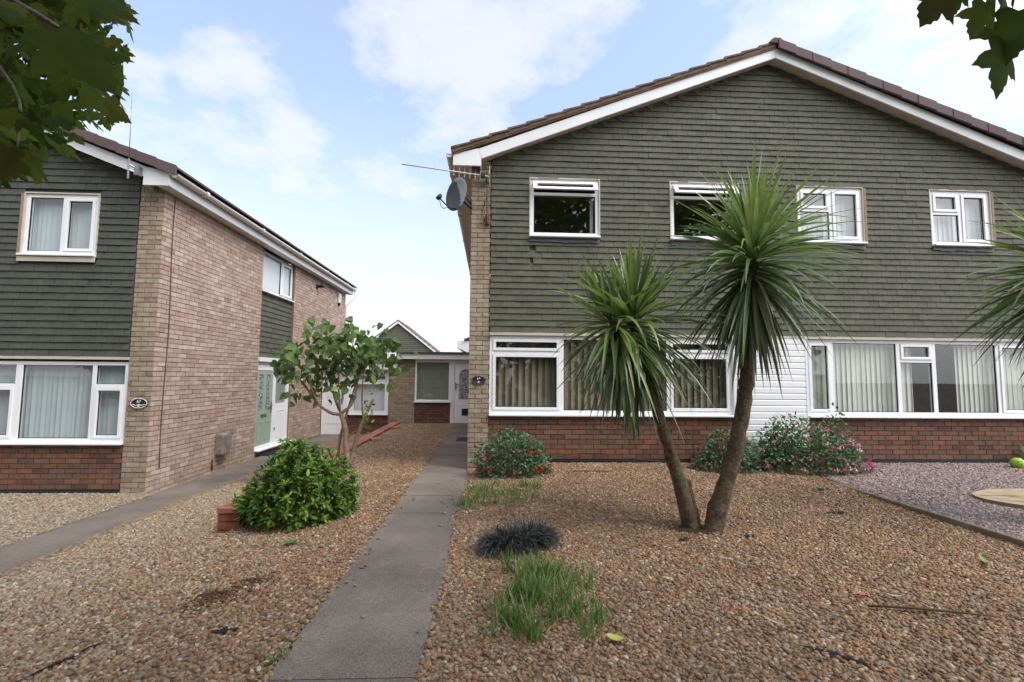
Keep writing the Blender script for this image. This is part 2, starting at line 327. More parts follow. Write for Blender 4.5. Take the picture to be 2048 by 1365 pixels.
M['hedge'] = leafmat('far_tree_leaf', [(.11, .15, .07), (.15, .20, .09), (.20, .26, .12)], .6, .3)

# ------------------------------------------------------------------ ground
H0 = -1.42
X_PATH = (-1.02, -0.33)          # path to the right-hand house
X_PATH67 = (-4.95, -4.17)        # path along the left-hand house
def wall_x(y): return -2.57 - .012 * (y - 5.1)          # right face of the low brick wall
def hz(x, y):
    x = np.asarray(x, float); y = np.asarray(y, float)
    right = H0 + .10 * sst(5.2, 7.3, y) * sst(-.33, .3, x) + .01 * np.sin(x * 1.7 + 1) * np.sin(y * 1.3)
    t = np.clip((-1.02 - x) / 3.1, 0, 1)
    front = H0 - .345 * t
    s = sst(4.9, 5.5, y)
    wr = H0 - (.17 * (1 - sst(5.2, 8.5, y)) + .01) * np.clip((-1.02 - x) / 1.7, 0, 1)
    wl = -1.71 - .05 * np.clip((-2.75 - x) / 1.3, 0, 1)
    back = np.where(x > wall_x(y) - .085, wr, wl)
    left = front * (1 - s) + back * s
    return np.where(x > -.33, right, np.where(x > -1.02, H0 - .012, left))
def sheet(name, xs, ys, mt, shear=False, dz=0.0, kind='structure'):
    xs = np.array(xs, float); ys = np.array(ys, float); X, Y = np.meshgrid(xs, ys)
    if shear: X = X - .012 * (Y - 5.1) * (X < -1.8) * (X > -3.4)
    Z = hz(X, Y) + dz; V = np.stack([X, Y, Z], -1).reshape(-1, 3); nx, ny = len(xs), len(ys)
    i = np.arange((ny - 1) * nx).reshape(ny - 1, nx)[:, :-1].ravel()
    F = np.stack([i, i + 1, i + nx + 1, i + nx], 1)
    o = bulk(name, V, F, np.zeros(len(F)), mt, None, True); tag(o, kind=kind); return o
gm = MB(); gm.poly([(-400, -300, -2.05), (400, -300, -2.05), (400, 600, -2.05), (-400, 600, -2.05)], [(0, 1, 2, 3)])
tag(gm.build('ground', M['ground']), kind='structure')
YS = list(np.arange(-1.0, 14.5, .12)) + [14.5]
sheet('gravel_bed', list(np.linspace(X_PATH[1] - .05, 4.60, 50)), [y for y in YS if y < 7.36] + [7.4], M['gravel_bed'])
lx = list(np.linspace(-4.30, -2.76, 16)) + [-2.70, -2.64, -2.61] + list(np.linspace(-2.54, -1.0, 18))
sheet('gravel_bed', lx, YS, M['gravel_bed'], shear=True)
sb = MB(); sb.poly([(4.64, -1, -1.41), (14, -1, -1.41), (14, 5.2, -1.40), (4.64, 5.2, -1.40)], [(0, 1, 2, 3)]); sb.poly([(4.64, 5.2, -1.40), (14, 5.2, -1.40), (14, 7.4, -1.315), (4.64, 7.4, -1.315)], [(0, 1, 2, 3)])
tag(sb.build('slate_bed', M['slate_bed']), kind='structure')
pb = MB(); pb.poly([(-14, -1, -1.765), (-4.9, -1, -1.765), (-4.9, 7.4, -1.765), (-14, 7.4, -1.765)], [(0, 1, 2, 3)])
tag(pb.build('gravel_bed', M['gravel_pale_bed']), kind='structure')
def slab_path(name, x0, x1, joints, z, seed):
    rr = random.Random(seed); mb = MB()
    for a, b in zip(joints[:-1], joints[1:]):
        dz = rr.uniform(-.004, .004); n_ = max(4, int((b - a) / .07)); ys_ = [a + .004 + (b - a - .008) * i / n_ for i in range(n_ + 1)]
        ol = [(x1 + rr.gauss(0, .005) - (.018 if rr.random() < .06 else 0), y_) for y_ in ys_] + [(x0 + rr.gauss(0, .005) + (.018 if rr.random() < .06 else 0), y_) for y_ in reversed(ys_)]
        mb.prism(ol, z - .10, z + dz, 'xyz', rr.random())
    return tag(mb.build(name, M['concrete'], bevel=.006), kind='structure')
slab_path('path', *X_PATH, [-1.0, .3, 1.25, 2.35, 2.965, 4.10, 5.05, 5.75, 6.45, 7.6, 8.7, 10.0, 11.75, 13.1, 14.5], H0, 3)
slab_path('path', *X_PATH67, [-1.0, 1.6, 3.2, 5.0, 5.5, 8.3, 10.6, 12.4, 14.5], -1.765, 4)
wp = MB(); wp.box(-5.1, -2.95, 13.55, 14.5, -1.86, -1.768); tag(wp.build('path', M['concrete']), kind='structure')

jm = MB()
for y_ in (2.35, 2.965, 4.10, 5.05, 5.75, 6.45, 7.6, 8.7): jm.box(X_PATH[0] + .01, X_PATH[1] - .01, y_ - .006, y_ + .006, H0 - .05, H0 - .010)
tag(jm.build('path_joint', M['soil']), kind='structure')
ico_v = []; ph = (1 + 5 ** .5) / 2
for a, b in ((1, ph), (-1, ph), (1, -ph), (-1, -ph)): ico_v += [(0, a, b), (a, b, 0), (b, 0, a)]
ico_v = np.array(ico_v) / math.hypot(1, ph)
_bm = bmesh.new(); [_bm.verts.new(v) for v in ico_v]; bmesh.ops.convex_hull(_bm, input=_bm.verts[:]); _bm.verts.index_update(); _bm.normal_update()
ico_f = [[v.index for v in f.verts] for f in _bm.faces]; ico_v = np.array([v.co[:] for v in _bm.verts]); _bm.free()
def pebbles(name, pts, lo, hi, mt, flat=.58, wob=.18, lift=.3, rnd=None, smooth=True, tilt=.45):
    n = len(pts); a = RNG.uniform(0, 2 * np.pi, n); ax = np.stack([np.cos(a), np.sin(a), RNG.normal(0, tilt * .7, n)], 1)
    nr = np.stack([RNG.normal(0, tilt, n), RNG.normal(0, tilt, n), np.ones(n)], 1); nr /= np.linalg.norm(nr, axis=1, keepdims=True)
    s = RNG.uniform(lo, hi, n); size = np.stack([s * RNG.uniform(.9, 1.3, n), s * RNG.uniform(.7, .95, n), s * RNG.uniform(flat * .75, flat * 1.25, n)], 1)
    p = pts.copy(); p[:, 2] += RNG.uniform(-.1, lift, n) * size[:, 2] * 2
    return spread(ico_v, ico_f, p, ax, nr, size, name, mt, None, rnd, smooth, wob)
def scatter(x0, x1, y0, y1, dens, keep=None):
    n = int((x1 - x0) * (y1 - y0) * dens); x = RNG.uniform(x0, x1, n); y = RNG.uniform(y0, y1, n)
    k = (np.abs(x - .1) < 1.35 * y + .9)
    if keep is not None: k &= keep(x, y)
    x, y = x[k], y[k]; return np.stack([x, y, hz(x, y)], 1)
ragR = lambda y: X_PATH[1] + .02 + .045 * np.sin(y * 2.3) + .03 * np.sin(y * 7.1 + 1) + .35 * np.clip(2.6 - y, 0, 1) * -.25
P = [scatter(-.48, 4.6, 1.2, 4.2, 3600, lambda x, y: x > ragR(y) - RNG.exponential(.012, len(x))), scatter(-.40, 4.6, 4.2, 7.33, 2900, lambda x, y: x > ragR(y) - RNG.exponential(.01, len(x)))]
P.append(scatter(-4.17, -.98, 1.2, 4.4, 3300, lambda x, y: x < -1.03 + .02 * np.sin(y * 4) + RNG.exponential(.012, len(x))))
P.append(scatter(-4.17, -1.0, 4.4, 8, 2500, lambda x, y: (x < -1.03 + RNG.exponential(.01, len(x))) & ((y < 5.1) | (np.abs(x - wall_x(y) + .11) > .12))))
P.append(scatter(-2.72, -1.0, 8, 14.45, 2800, lambda x, y: x > wall_x(y)))
P = np.concatenate(P)
hole = lambda x, y, cx, cy, rx, ry: ((x - cx) / rx) ** 2 + ((y - cy) / ry) ** 2 < 1
hx = hole(P[:, 0], P[:, 1], -1.88, 3.45, .13, .05) | hole(P[:, 0], P[:, 1], -1.72, 3.63, .08, .04) | hole(P[:, 0], P[:, 1], 1.93, 4.42, .2, .10) | hole(P[:, 0], P[:, 1], -2.05, 3.68, .07, .035)
P = P[~hx]
# pale stones drift in on the left side
mixl = np.clip((-1.5 - P[:, 0]) / 2.2, 0, 1) * .85
isp = RNG.random(len(P)) < mixl
tag(pebbles('gravel', P[~isp], .0075, .0185, M['pebble']), kind='stuff')
tag(pebbles('gravel', P[isp], .0075, .0185, M['pebble_pale']), kind='stuff')
Q = scatter(-9, -4.93, 2.5, 7.33, 1700, lambda x, y: (x < -4.94 + RNG.exponential(.012, len(x)))); Q[:, 2] = -1.765
tag(pebbles('gravel', Q, .0075, .018, M['pebble_pale']), kind='stuff')
S = scatter(4.66, 12, 2.4, 7.33, 2600); S[:, 2] = np.where(S[:, 1] < 5.2, -1.405, -1.40 + (S[:, 1] - 5.2) / 2.2 * .085)
tag(pebbles('slate_chips', S, .009, .019, M['slate'], flat=.35, wob=.2, smooth=False, tilt=.6), kind='stuff')
# strays on the path
n = 70; y = RNG.uniform(1.9, 7, n); x = np.where(RNG.random(n) < .5, X_PATH[0] + RNG.exponential(.07, n), X_PATH[1] - RNG.exponential(.08, n)); k = (x > X_PATH[0]) & (x < X_PATH[1])
tag(pebbles('gravel', np.stack([x, y, np.full(n, H0 + .008)], 1)[k], .007, .014, M['pebble']), kind='stuff')

# ------------------------------------------------------------------ building helpers
def cuts(a, b, z0, z1, holes):
    """pieces of the interval a..b left over by the holes that this course meets"""
    seg = [(a, b)]
    for (h0, h1, k0, k1) in holes:
        if z1 <= k0 + .004 or z0 >= k1 - .004: continue
        s2 = []
        for (p, q) in seg:
            if h1 <= p or h0 >= q: s2.append((p, q)); continue
            if h0 > p: s2.append((p, h0))
            if h1 < q: s2.append((h1, q))
        seg = s2
    return seg
def bricks(mb, u0, u1, z0, z1, holes=(), mi=0, bl=.225, co=.075, ph=0.0, proud=.006, z_ref=None, jit=1.0):
    zr = z0 if z_ref is None else z_ref; k = int(math.floor((z0 - zr) / co + 1e-6))
    while zr + k * co < z1 - .01:
        za, zb = max(zr + k * co, z0), min(zr + (k + 1) * co - .010, z1)
        if zb - za > .012:
            off = (.5 * bl if k % 2 else 0) + ph; i = int(math.floor((u0 - off) / bl)) - 1
            while off + i * bl < u1:
                a, b = max(off + i * bl, u0), min(off + (i + 1) * bl - .010, u1)
                if b - a > .015:
                    for (p, q) in cuts(a, b, za, zb, holes):
                        if q - p > .012:
                            j = random.gauss(0, .0014 * jit); dz = random.gauss(0, .0012 * jit)
                            mb.box(p + abs(j) * .5, q - abs(j) * .5, -proud - abs(j), .012, za + dz, zb + dz * .7, None, mi)
                i += 1
        k += 1
def panel(mb, u0, u1, z0, z1, d0, d1, holes=(), mi=1):
    us = sorted({u0, u1, *[h for H in holes for h in H[:2] if u0 < h < u1]}); zs = sorted({z0, z1, *[h for H in holes for h in H[2:] if z0 < h < z1]})
    for a, b in zip(us[:-1], us[1:]):
        for c, d in zip(zs[:-1], zs[1:]):
            um, zm = (a + b) / 2, (c + d) / 2
            if any(h[0] < um < h[1] and h[2] < zm < h[3] for h in holes): continue
            mb.box(a, b, d0, d1, c, d, .5, mi)
def tiles(mb, u0, u1, z0, z1, holes=(), gauge=.1, tw=.165, line=None):
    """plain tiles hung in courses; line(u) is the underside of the verge, where the end tile tilts to meet it"""
    nrow = int(math.ceil((z1 - z0) / gauge))
    top = (lambda u: 1e9) if line is None else (lambda u: min(line(u), line(9.24 - u)))
    def tile(a, b, zb, zt, dj):
        o, t = -.032 + dj, -.012 + dj * .4
        za, zc = zb + random.gauss(0, .0009), zb + random.gauss(0, .0009)
        ta, tb = max(min(zt, top(a)), za + .001), max(min(zt, top(b)), zc + .001)
        mb.poly([(a, o, za), (b, o, zc), (b, t, tb), (a, t, ta), (a, o + .013, za), (b, o + .013, zc)], [(0, 1, 2, 3), (0, 4, 5, 1), (0, 3, 4), (1, 5, 2)])
    def end_tile(ue, zb, side):
        """cut tile laid square to the verge over the end of its course"""
        mx = (lambda u: u) if side > 0 else (lambda u: 9.24 - u)
        uv = ue
        while uv > u0 + .01 and zb + .55 * (ue - uv) < line(uv) - .012: uv -= .005
        zv = zb + .55 * (ue - uv); uw = uv + .19
        q = [(mx(ue), -.034, zb), (mx(uv), -.041, zv), (mx(uw), -.036, line(uw) - .004), (mx(ue), -.026, zb + gauge * .95), (mx(ue), -.020, zb), (mx(uv), -.026, zv)]
        mb.poly(q, [(0, 3, 2, 1), (0, 1, 5, 4)])
    for k in range(nrow):
        zb = z0 + k * gauge; zt = zb + gauge + .022; a0, a1 = u0, u1
        if line is not None and line(u0) < zt:
            ul = next((u for u in np.arange(u0, 4.62, .005) if line(u) > zb + .012), 4.62)
            a0, a1 = ul, 9.24 - ul
            if ul < 4.25 and ul > u0 + .02:
                ue = ul + .27
                for side in (1, -1): end_tile(ue, zb, side)
        if a1 - a0 < .03: continue
        off = (k % 2) * tw * .5 + random.uniform(-.01, .01); u = a0 - ((a0 - u0 - off) % tw)
        while u < a1:
            p, q = max(u, a0), min(u + tw - .004, a1)
            if q - p > .008:
                for (s, e) in cuts(p, q, zb + .03, zt - .02, holes):
                    if e - s > .008: tile(s, e, zb, zt, random.gauss(0, .0014) + (.006 if random.random() < .012 else 0))
            u += tw
def quad(T, a, b, name, mt, parent, r=.5):
    """upright pane between the corners a = (u, d, z) and b"""
    q = MB(T); q.poly([(a[0], a[1], a[2]), (b[0], b[1], a[2]), (b[0], b[1], b[2]), (a[0], a[1], b[2])], [(0, 1, 2, 3)], r); return q.build(name, mt, parent)
def window(parent, T, u0, u1, z0, z1, units, sill=True, glass='glass', fw=.055, d=.0, sill_over=.03, name='window'):
    """units: (ua, ub, transom or None, lower 'sash'/'fixed', upper 'sash'/'fixed'/'open')"""
    f = MB(T); D = .065
    f.box(u0, u0 + fw, d, d + D, z0, z1); f.box(u1 - fw, u1, d, d + D, z0, z1)
    f.box(u0 + fw, u1 - fw, d, d + D, z0, z0 + fw); f.box(u0 + fw, u1 - fw, d, d + D, z1 - fw, z1)
    for (a, b) in zip(units[:-1], units[1:]): f.box(a[1], b[0], d, d + D, z0 + fw, z1 - fw)
    for (a, b, tz, lo, up) in units:
        if tz is not None: f.box(a, b, d, d + D, tz - .024, tz + .024)
    w = f.build(name, M['upvc'], parent, bevel=.003)
    def lite(a, b, c, e, kind):
        s = .048 if kind != 'fixed' else 0.0; g = .003 if s else 0
        if kind == 'open':                                   # top-hung light pushed open
            ang = R(34); hgt = e - c
            def TO(u, dd, z):
                v = z - e; return T(u, d - .02 + dd * math.cos(ang) + v * math.sin(ang), e + v * math.cos(ang) - dd * math.sin(ang) * .0)
            m_ = MB(TO)
            m_.box(a - .02, a + s, -.03, .035, c - .02, e + .01); m_.box(b - s, b + .02, -.03, .035, c - .02, e + .01)
            m_.box(a + s, b - s, -.03, .035, c - .02, c + s - .012); m_.box(a + s, b - s, -.03, .035, e - s + .012, e + .01)
            m_.build('sash', M['upvc'], w, bevel=.003); quad(TO, (a + s, .0, c + s - .012), (b - s, .0, e - s + .012), 'pane', M[glass], w); return
        if s:
            m_ = MB(T); o = d - .014
            m_.box(a + g, a + s, o, d + .05, c + g, e - g); m_.box(b - s, b - g, o, d + .05, c + g, e - g)
            m_.box(a + s, b - s, o, d + .05, c + g, c + s); m_.box(a + s, b - s, o, d + .05, e - s, e - g); m_.build('sash', M['upvc'], w, bevel=.003)
        gk = MB(T); k = .008                                  # black glazing gasket
        for (p, q, r_, t_) in ((a + s, a + s + k, c + s, e - s), (b - s - k, b - s, c + s, e - s), (a + s + k, b - s - k, c + s, c + s + k), (a + s + k, b - s - k, e - s - k, e - s)):
            gk.box(p, q, d + .012, d + .03, r_, t_)
        gk.build('gasket', M['black'], w)
        quad(T, (a + s + k, d + .022 + random.uniform(-.0006, .0006), c + s + k), (b - s - k, d + .022, e - s - k), 'pane', M[glass], w)
    for (a, b, tz, lo, up) in units:
        if tz is None: lite(a, b, z0 + fw, z1 - fw, lo)
        else: lite(a, b, z0 + fw, tz - .024, lo); lite(a, b, tz + .024, z1 - fw, up)
    if sill:
        s = MB(T); s.box(u0 - sill_over, u1 + sill_over, d - .085, d + .06, z0 - .032, z0 - .002); s.build('sill', M['upvc'], w, bevel=.006)
    return w
def blind(w, T, u0, u1, z0, z1, mt, pitch=.1, ang=28, d=.10, width=.118):
    b = MB(T); u = u0; c, s = math.cos(R(ang)), math.sin(R(ang))
    while u < u1:
        h = width / 2; um = u + pitch / 2; j = random.gauss(0, .004)
        du, dd = h * c, h * s + j; r = random.random()
        pts = []
        for z in (z0, z1):
            for t in (-1, -.5, 0, .5, 1):
                pts.append((min(max(um + du * t, u0), u1), d + .03 + dd * t + .008 * (1 - t * t), z))
        b.poly(pts, [(i, i + 1, i + 6, i + 5) for i in range(4)], r); u += pitch
    b.box(u0, u1, d + .02, d + .07, z1, z1 + .03, .5)
    return b.build('blind', mt, w, True)

EAVE_Z, APEX = 3.56, 4.62
def L_top(u): return 3.56 + .375 * (u + .66)          # upper surface of the tiles
def L_bar(u): return 3.42 + .388 * (u + .168)         # lower edge of the bargeboard
DEPTH = 9.15                                          # front to back
def house(name, T, label, side, box_u, verge, lower, upper, tile_m, tile_holes, fascia_m, gutter_m, pier_r=.31, gauge=.1):
    p0 = T(4.62, 4.5, -1.3); h = thing(name, (p0[0], p0[1], p0[2]), label, 'house')
    TL = T
    TR = lambda u, d, z: T(9.24 - u, d, z)            # mirrored half
    # brick piers and front sill walls
    for a, b, ph in ((-.33, -.33 + pier_r, .0), (9.57 - pier_r, 9.57, .06)):
        pr = MB(T); bricks(pr, a, b, -1.46, 3.46, ph=ph + a, jit=1.8, bl=.205); panel(pr, a + .008, b - .008, -1.7, 3.45, .0, .28)
        pr.build('brick_pier', [M['buff_pier'], M['mortar']], h)
    ua, ub = -.33 + pier_r, 9.57 - pier_r
    sw = MB(T)
    for a, b in ((ua, 3.88), (5.08, ub)):
        bricks(sw, a + .003, b, -1.255, -.605, z_ref=-1.255, ph=.05); panel(sw, a + .003, b, -1.255, -.605, .0, .25)
    sw.build('sill_wall', [M['red'], M['mortar_dark']], h)
    pl = MB(T); pl.box(ua + .003, 3.88, -.012, .25, -1.75, -1.257); pl.box(5.08, ub, -.012, .25, -1.75, -1.257); pl.build('plinth', M['bitumen'], h)
    sd = MB(T); z = -1.30
    while z < .64:
        zt = min(z + .0985, .655); sd.poly([(3.89, -.032, z), (5.07, -.032, z), (5.07, -.032, z + .075), (3.89, -.032, z + .075), (3.89, -.012, zt), (5.07, -.012, zt), (3.89, -.010, z), (5.07, -.010, z)], [(0, 1, 2, 3), (3, 2, 5, 4), (0, 6, 7, 1)], .5); z += .0985
    sd.box(3.87, 3.90, -.036, .03, -1.32, .66); sd.box(5.055, 5.085, -.036, .03, -1.32, .66); sd.box(3.88, 5.08, .0, .25, -1.7, .66)
    sd.build('siding_panel', M['upvc'], h)
    # upper wall behind the tiles
    bk = MB(T); holes = [w[:4] for w in upper]
    panel(bk, ua, ub, .70, 3.40, .0, .22, holes, 0)
    bk.prism([(-.2, 3.40), (9.44, 3.40), (4.62, L_bar(4.62) + .05)], .0, .22, 'uzd'.replace('u', 'x').replace('d', 'y'))
    bk.build('upper_wall', M['batten'], h)
    li = MB(T); li.box(ua, ub, -.03, .25, .655, .698); li.build('lintel', M['lintel'], h)
    tl = MB(T); tiles(tl, ua + .004, ub - .004, .70, 5.32, [(w[0] - .02, w[1] + .02, w[2] - .05, w[3] + .02) for w in upper] + tile_holes, gauge=gauge, line=lambda u: L_bar(u) + .012)
    tl.build('tile_cladding', M[tile_m], h)
    # windows
    for k, (a, b, c, e, units, bl) in enumerate(lower):
        w = window(h, T, a, b, c, e, units, d=.012, sill_over=.0)
        for (p, q, mt, pi_, an) in bl: blind(w, T, p, q, c + .05, e - .07, M[mt], pi_, an)
    for (a, b, c, e, units, bl, rev) in upper:
        w = window(h, T, a, b, c, e, units, d=-.004, sill_over=.012)
        rv = MB(T); rv.box(a - .019, a - .001, -.03, .1, c - .03, e + .018); rv.box(b + .001, b + .019, -.03, .1, c - .03, e + .018); rv.box(a - .019, b + .019, -.031, .1, e + .002, e + .022); rv.build('reveal', M['lintel'], w)
        if rev == 'r': rv = MB(T); rv.box(b + .0195, b + .058, -.036, .0, c - .02, e + .0); rv.build('timber_strip', M['wood'], w)
        fl = MB(T); n = 9
        for i in range(n):
            x0 = a - .01 + (b - a + .02) * i / n; x1 = a - .01 + (b - a + .02) * (i + 1) / n; zz = c - .10 - random.uniform(0, .018)
            fl.poly([(x0, -.042, zz), (x1, -.042, zz + random.uniform(-.006, .006)), (x1, -.03, c - .034), (x0, -.03, c - .034)], [(0, 1, 2, 3)], .5)
        fl.build('flashing', M['lead'], w)
        for (p, q, mt, pi_, an) in bl: blind(w, T, p, q, c + .05, e - .06, M[mt], pi_, an)
    # rooms behind
    it = MB(T); it.box(ua + .35, ub - .35, 2.6, 2.65, -1.3, 3.3, .5); it.box(-.02, 9.26, .25, 2.6, .68, .72, .5); it.box(-.02, 9.26, .25, 2.6, -1.32, -1.28, .5); it.box(4.58, 4.66, .23, 2.6, -1.28, .67, .5); it.box(4.58, 4.66, .23, 2.6, .73, 3.3, .5)
    it.build('interior', M['dark'], h)
    # side and back walls
    side(h)
    bw = MB(T); bw.box(-.32, 9.56, DEPTH - .2, DEPTH, -1.7, 3.4, .5); bw.prism([(-.2, 3.40), (9.44, 3.40), (4.62, 5.25)], DEPTH - .2, DEPTH, 'xzy', .5); bw.build('back_wall', M['mortar'], h)
    sw2 = MB(lambda u, d, z: T(9.57 - d, u, z)); bricks(sw2, .01, DEPTH, -1.46, 3.30); panel(sw2, .25, DEPTH - .21, -1.7, 3.3, .004, .25); sw2.build('side_wall', [M['buff'], M['mortar']], h)
    # roof
    for sgn, TT, (rm, vg) in ((1, TL, verge[0]), (-1, TR, verge[1])):
        rf = MB(TT); g = .293; n = 18
        for k in range(n):
            a = -.66 + k * g; b = min(a + g + .05, 4.66)
            rf.prism([(a, L_top(a) + .012), (b, L_top(b) - .018), (b, L_top(b) - .045), (a, L_top(a) - .02)], -.27 + random.uniform(-.006, .006), DEPTH + .25, 'xzy')
        rf.prism([(-.6, L_top(-.6) - .05), (4.6, L_top(4.6) - .055), (4.6, L_top(4.6) - .10), (-.6, L_top(-.6) - .09)], -.18, DEPTH + .2, 'xzy')
        rf.build('roof', M[rm], h)
        ve = MB(TT)
        if vg == 'mortar':
            for k in range(n):
                a = -.64 + k * g; b = min(a + g, 4.62)
                ve.prism([(a, L_top(a) - .09), (b, L_top(b) - .09), (b, L_top(b) - .048), (a, L_top(a) - .022)], -.255 + random.uniform(-.006, .006), -.15, 'xzy')
            ve.prism([(-.64, L_top(-.64) - .115), (4.62, L_top(4.62) - .115), (4.62, L_top(4.62) - .092), (-.64, L_top(-.64) - .092)], -.245, -.15, 'xzy', .5)
        else:
            for k in range(n):
                a = -.66 + k * g; b = min(a + g + .012, 4.60)
                ve.prism([(a, L_top(a) - .125), (b, L_top(b) - .135), (b, L_top(b) + .012), (a, L_top(a) + .026)], -.295 - .008 * (k % 2), -.262, 'xzy')
        ve.build('verge', M[rm], h)
        bg = MB(TT); zt = .165 if vg == 'mortar' else .155
        u0, u1 = -.172, 4.619
        bg.prism([(u0, L_bar(u0)), (u1, L_bar(u1)), (u1, L_bar(u1) + zt), (u0 - .06, L_bar(u0) + zt - .02)], -.222, -.197, 'xzy', .5)
        bg.build('bargeboard', M['upvc2'], h, bevel=.003)
        so = MB(TT); so.prism([(-.33, L_bar(-.33) + .03), (u1, L_bar(u1) + .03), (u1, L_bar(u1) + .045), (-.33, L_bar(-.33) + .045)], -.196, .02, 'xzy', .5); so.build('verge_soffit', M['soffit'], h)
        o, i_ = box_u
        bx = MB(TT); bx.prism([(o, 3.295), (i_, 3.295), (i_, L_bar(-.172) + .0), (i_ - .055, L_bar(-.172) + .15), (o, L_top(o) - .115)], -.226, -.19, 'xzy', .5)
        bx.box(i_ - .012, i_, -.19, .0, 3.295, 3.45, .5); bx.build('eaves_box_end', M['upvc2'], h, bevel=.003)
        fa = MB(TT); fa.box(o, o + .02, -.188, DEPTH + .2, 3.29, 3.475, .5); fa.build('fascia', M[fascia_m], h)
        sf = MB(TT); sf.box(o + .021, -.33, -.188, DEPTH + .2, 3.297, 3.309, .5); sf.build('eaves_soffit', M['soffit' if fascia_m == 'soffit' else 'pale_soffit' if 'pale_soffit' in M else 'soffit2'], h)
        gt = MB(TT); prof = []; r_ = .056
        for q in range(9):
            an = math.pi + math.pi * q / 8; prof.append((o - .062 + r_ * math.cos(an), 3.475 + r_ * math.sin(an)))
        for q in range(8, -1, -1):
            an = math.pi + math.pi * q / 8; prof.append((o - .062 + (r_ - .006) * math.cos(an), 3.475 + (r_ - .006) * math.sin(an)))
        gt.prism(prof, -.21, DEPTH + .24, 'xzy', .5)
        y = .35
        for y in np.arange(.5, DEPTH, 1.95):
            gt.prism([(p + (.006 if p > o - .062 else -.006), z - .006) for p, z in prof[:9]] + [(o - .002, 3.495), (o - .122, 3.495)], y, y + .09, 'xzy', .5)
        gt.prism([(p, z) for p, z in prof[:9]], -.216, -.208, 'xzy', .5)
        gt.build('gutter', M[gutter_m], h, True)
    rd = MB(T); y = -.29
    while y < DEPTH + .2:
        rd.prism([(4.62 - .13, 5.49), (4.62 - .11, 5.53), (4.62 - .05, 5.575), (4.62 + .05, 5.575), (4.62 + .11, 5.53), (4.62 + .13, 5.49)], y + .004, y + .44, 'xzy'); y += .445
    rd.build('ridge', M['roof_brown' if verge[0][1] == 'mortar' else 'roof_purple'], h)
    return h

# ------------------------------------------------------------------ the right-hand pair of houses
def plain_side(T):
    def f(h):
        s = MB(lambda u, d, z: T(-.33 + d, u, z)); bricks(s, -.006, DEPTH, -1.46, 3.30); panel(s, .25, DEPTH - .21, -1.7, 3.3, .004, .25); s.build('side_wall', [M['buff'], M['mortar']], h)
    return f
T69 = lambda u, d, z: (u, 7.35 + d, z)
lower69 = [(-.018, 3.875, -.572, .652, [(.035, 1.09, .385, 'sash', 'sash'), (1.155, 2.80, None, 'fixed', None), (2.86, 3.82, .385, 'sash', 'sash')],
            [(.03, 3.83, 'blind_tan', .105, 24)]),
           (5.085, 9.255, -.572, .652, [(5.135, 5.50, None, 'sash', None), (5.555, 6.62, None, 'fixed', None), (6.69, 7.22, .315, 'fixed', 'sash'), (7.29, 8.325, None, 'fixed', None), (8.385, 9.20, None, 'sash', None)],
            [(5.11, 6.98, 'blind_cream', .085, 5), (7.72, 9.22, 'blind_cream', .085, 5)])]
upper69 = [(.61, 1.72, 2.262, 3.195, [(.665, 1.665, 2.955, 'fixed', 'open')], [], '-'),
           (2.905, 4.03, 2.262, 3.195, [(2.96, 3.975, 2.955, 'fixed', 'open')], [], '-'),
           (5.035, 6.145, 2.262, 3.185, [(5.09, 5.575, 2.80, 'fixed', 'sash'), (5.63, 6.09, None, 'sash', None)], [(5.06, 6.12, 'blind_white', .085, 6)], 'r'),
           (7.325, 8.37, 2.262, 3.185, [(7.38, 7.82, 2.80, 'fixed', 'sash'), (7.875, 8.315, None, 'sash', None)], [(7.35, 8.35, 'blind_white', .085, 6)], 'r')]
semi = house('semi_detached_house', T69, 'pair of semi-detached houses with green tile-hung gable over white windows and red brick', plain_side(T69), (-.62, -.187),
             (('roof_brown', 'mortar'), ('roof_purple', 'cap')), lower69, upper69, 'tile', [(.60, .70, 2.02, 2.08), (.61, .66, 1.88, 1.93)], 'soffit', 'soffit')  # fascia takes the beige soffit colour, standing for light reflected off brick
# a pale curtain edge inside the first upper window, a loose ridge end on the apex
cu = MB(T69)
for i in range(5): cu.poly([(1.60 + i * .012, .12 + (i % 2) * .02, 2.30), (1.60 + i * .012 + .012, .12 + ((i + 1) % 2) * .02, 2.30), (1.60 + i * .012 + .012, .12 + ((i + 1) % 2) * .02, 2.94), (1.60 + i * .012, .12 + (i % 2) * .02, 2.94)], [(0, 1, 2, 3)], .5)
cu.build('curtain', M['blind_white'], semi)

